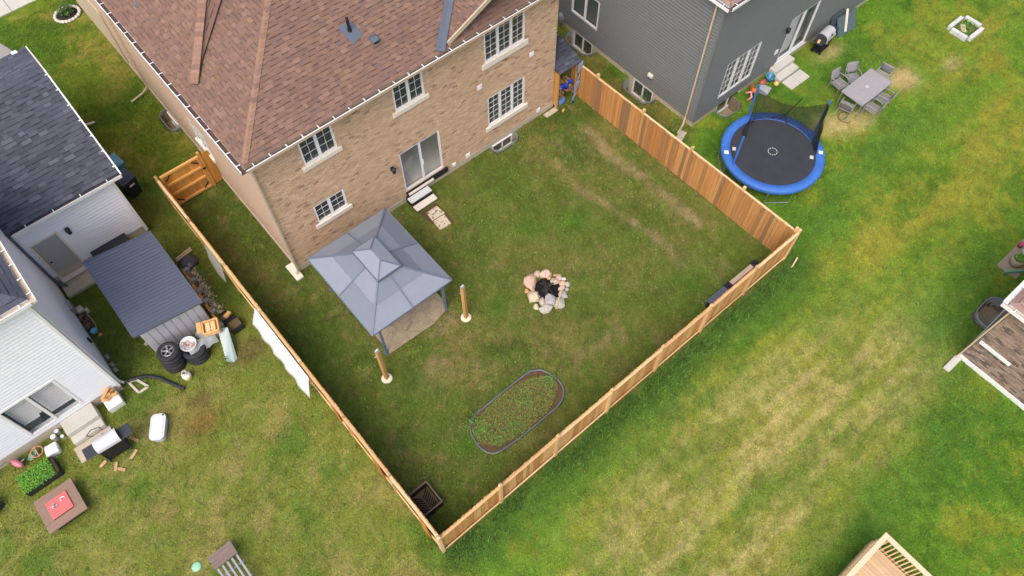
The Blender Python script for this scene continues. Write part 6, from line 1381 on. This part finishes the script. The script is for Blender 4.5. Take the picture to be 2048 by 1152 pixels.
# keep-out areas for blades
KO = [(0, 12.8, 0, 20), (16.35, 34, -4.7, 23), (-16, -7.15, -.15, 23), (-7.2, -3.4, 5.2, 13.2), (15.8, 25, -26, -18), (-5.7, -3.5, .15, 3.45), (-9.45, -8.1, -1.7, 0), (21.2, 22.55, -6.05, -4.6), (5.05, 5.95, -2.05, 0), (-.3, 0, -.36, .46), (12.7, 14, -.2, 1.1), (-7.1, -5.7, 4.4, 5.2), (-5.6, -4.2, 4.6, 5.2), (-3.9, -1.2, 20.0, 24), (-8, -3.8, 17, 24), (20.2, 22, -17.6, -16.7), (.7, 3.2, -4.9, -1.6)]
def ok(x, y):
    m = np.ones(len(x), bool)
    for a, b_, c, d in KO: m &= ~((x > a) & (x < b_) & (y > c) & (y < d))
    m &= ((x - 6.6) ** 2 + (y + 6.62) ** 2 > .42) & ((x + .72) ** 2 + (y - 18.8) ** 2 > .25)
    m &= ~(((x - 2.67) / 1.75) ** 4 + ((y + 9.5) / .78) ** 4 < 1)
    for (T_, a0, a1, d, deep) in WELLS:
        Ti = T_.inverted(); lx = Ti[0][0] * x + Ti[0][1] * y + Ti[0][3]; ly = Ti[1][0] * x + Ti[1][1] * y + Ti[1][3]; m &= ~((lx > a0) & (lx < a1) & (ly > -d) & (ly < .1))
    return m
rng = np.random.default_rng(5)
quad = np.array([(-3.2, 23), (35.2, -9.3), (11.2, -24.6), (-13.8, -3.2)])
def inq(x, y):
    m = np.ones(len(x), bool)
    for i in range(4):
        a, b_ = quad[i], quad[(i + 1) % 4]; m &= (b_[0] - a[0]) * (y - a[1]) - (b_[1] - a[1]) * (x - a[0]) <= 0
    return m
def blades(name, x, y, ln, wd, lean, colmul, extra=None, z0=-.01):
    n = len(x); an = rng.uniform(0, 2 * np.pi, n); l = rng.uniform(ln[0], ln[1], n); w = rng.uniform(wd[0], wd[1], n); le = rng.uniform(lean[0], lean[1], n)
    dx, dy = np.cos(an), np.sin(an); px, py = -dy, dx
    B = np.stack([x, y, np.full(n, z0)], 1); S = np.stack([px * w, py * w, np.zeros(n)], 1); T_ = B + np.stack([dx * l * le, dy * l * le, l * np.sqrt(np.maximum(.05, 1 - le * le))], 1)
    V = np.stack([B - S, B + S, T_], 1).reshape(-1, 3); c = lawn_col(x, y) if extra is None else extra
    k = rng.uniform(colmul[0], colmul[1], (n, 1)); c = c * k * (1 + rng.uniform(-.12, .12, (n, 3)))
    if extra is None:
        q = rng.random((n, 1)); c = np.where(q < .12, c * .6 + np.array(lin(186, 168, 112)) * .22 * k, c); c = np.where(q > .9, c * .7 + np.array(lin(120, 160, 60)) * .22 * k, c)
    return fast_mesh(name, V, np.arange(n * 3).reshape(n, 3), np.repeat(c, 3, 0), M['leaf'], 'stuff')
N0 = 1500000
x = rng.uniform(-14, 35, N0); y = rng.uniform(-25, 23, N0); m = inq(x, y); x, y = x[m], y[m]; m = ok(x, y); x, y = x[m], y[m]
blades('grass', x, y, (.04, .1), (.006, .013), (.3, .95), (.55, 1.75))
# clumps of greener, coarser grass and clover
cx = rng.uniform(-14, 35, 5200); cy = rng.uniform(-25, 23, 5200); m = inq(cx, cy) & ok(cx, cy) & (fbm(cx, cy, 2.0, 51) > .47); cx, cy = cx[m], cy[m]
k = 16; x = np.repeat(cx, k) + rng.normal(0, .05, len(cx) * k); y = np.repeat(cy, k) + rng.normal(0, .05, len(cy) * k); m = ok(x, y); x, y = x[m], y[m]
cc = lawn_col(x, y) * .55 + np.array(lin(112, 148, 52)) * .45
blades('clover', x, y, (.05, .11), (.010, .02), (.4, .95), (.8, 1.35), cc)
# tall grass along the outside of the rear fence
n = 9000; x = rng.uniform(-2.1, 14.6, n); y = -11.62 - np.abs(rng.normal(0, .3, n)); m = fbm(x, y, .8, 61) > .36; x, y = x[m], y[m]
blades('tall_grass', x, y, (.1, .32), (.007, .014), (.3, .9), (.55, 1.5), np.tile(np.array(lin(84, 120, 50)), (len(x), 1)) * rng.uniform(.6, 1.3, (len(x), 1)))
# weeds: broad leaves in the yard, along the walls and in the bed
wp = [lin(96, 132, 52), lin(118, 152, 62), lin(78, 112, 42), lin(134, 158, 78)]
rw = random.Random(31)
spots = [(rw.uniform(-1.8, 13.6), rw.uniform(-11.2, -.3)) for k in range(420)]
spots = [s for s in spots if ok(np.array([s[0]]), np.array([s[1]]))[0] and float(vn(np.array([s[0]]), np.array([s[1]]), 1.8, 71)[0]) > .42]
lv = [(s, .11, .05, (.02, .055)) for s in spots for q in range(9)]
for cx_, cy_, n_, sp_ in ((16.15, -.85, 90, .12), (15.85, -2.2, 60, .12), (16.1, -4.0, 130, .22), (15.7, -4.35, 90, .2), (17.7, -4.95, 80, .15), (23.0, -4.95, 60, .15), (22.8, -5.1, 60, .15), (-4.0, -1.5, 120, .16), (15.9, 3.2, 60, .15), (13.9, -.55, 70, .18), (-7.6, -.9, 60, .15), (14.2, -2.3, 30, .1), (-9.9, -1.2, 50, .2), (2.3, -5.25, 40, .2), (1.2, -5.3, 40, .2)):
    lv += [((cx_, cy_), sp_, .22, (.03, .08))] * n_
b = leaves('w', len(lv), (lambda it: (lambda r: (lambda q: (q[0][0] + r.gauss(0, q[1]), q[0][1] + r.gauss(0, q[1]), r.random() * q[2]))(next(it))))(iter(lv)), wp, (.025, .06), 17)
struct('weeds', b, M['leaf'], kind='stuff')
bw = leaves('bw', 9000, lambda r: (lambda a, q: (2.67 + 1.72 * q * math.cos(a) * (1 if abs(math.cos(a)) < .7 else .98), -9.5 + .76 * q * math.sin(a), .05 + .09 * r.random()))(r.uniform(0, 6.283), math.sqrt(r.random())), [lin(104, 124, 56), lin(124, 126, 62), lin(92, 112, 46), lin(132, 112, 70), lin(112, 88, 60), lin(96, 116, 50)], (.025, .065), 19)
for (a, c, n_) in ((1.25, -9.3, 260), (1.5, -9.9, 160), (2.2, -9.95, 160), (3.1, -9.45, 170), (4.15, -9.4, 170), (1.35, -8.95, 100)):
    q = leaves('q', n_, lambda r: (a + r.gauss(0, .15), c + r.gauss(0, .13), .07 + .12 * r.random()), [lin(96, 134, 58), lin(84, 118, 48), lin(112, 140, 66)], (.03, .07), int(a * 100)); o_ = len(bw.v); bw.v += q.v; bw.f += [tuple(i + o_ for i in f) for f in q.f]; bw.t += q.t
obj('weeds', bw, M['leaf'], gb, kind='stuff')
# drive and path at the front
b = MB(); b.prism([(-8, 20.6), (-1.2, 20.72), (2, 20.75), (2, 26), (-8, 26)], -.1, .035); struct('driveway', b, M['slabconc'])
b = MB(); b.prism([(-12, 14), (-3.75, 17.0), (-3.6, 18.1), (-3.85, 19.0), (-4.4, 20.4), (-12, 20.4)], -.1, .03); struct('road', b, mat('asphalt', lin(150, 146, 142), rough=.95, var=.1, scale=30))
b = MB(); b.box(-2.62, -2.6, 20.7, 26, .03, .038); struct('driveway_joint', b, M['dark'])
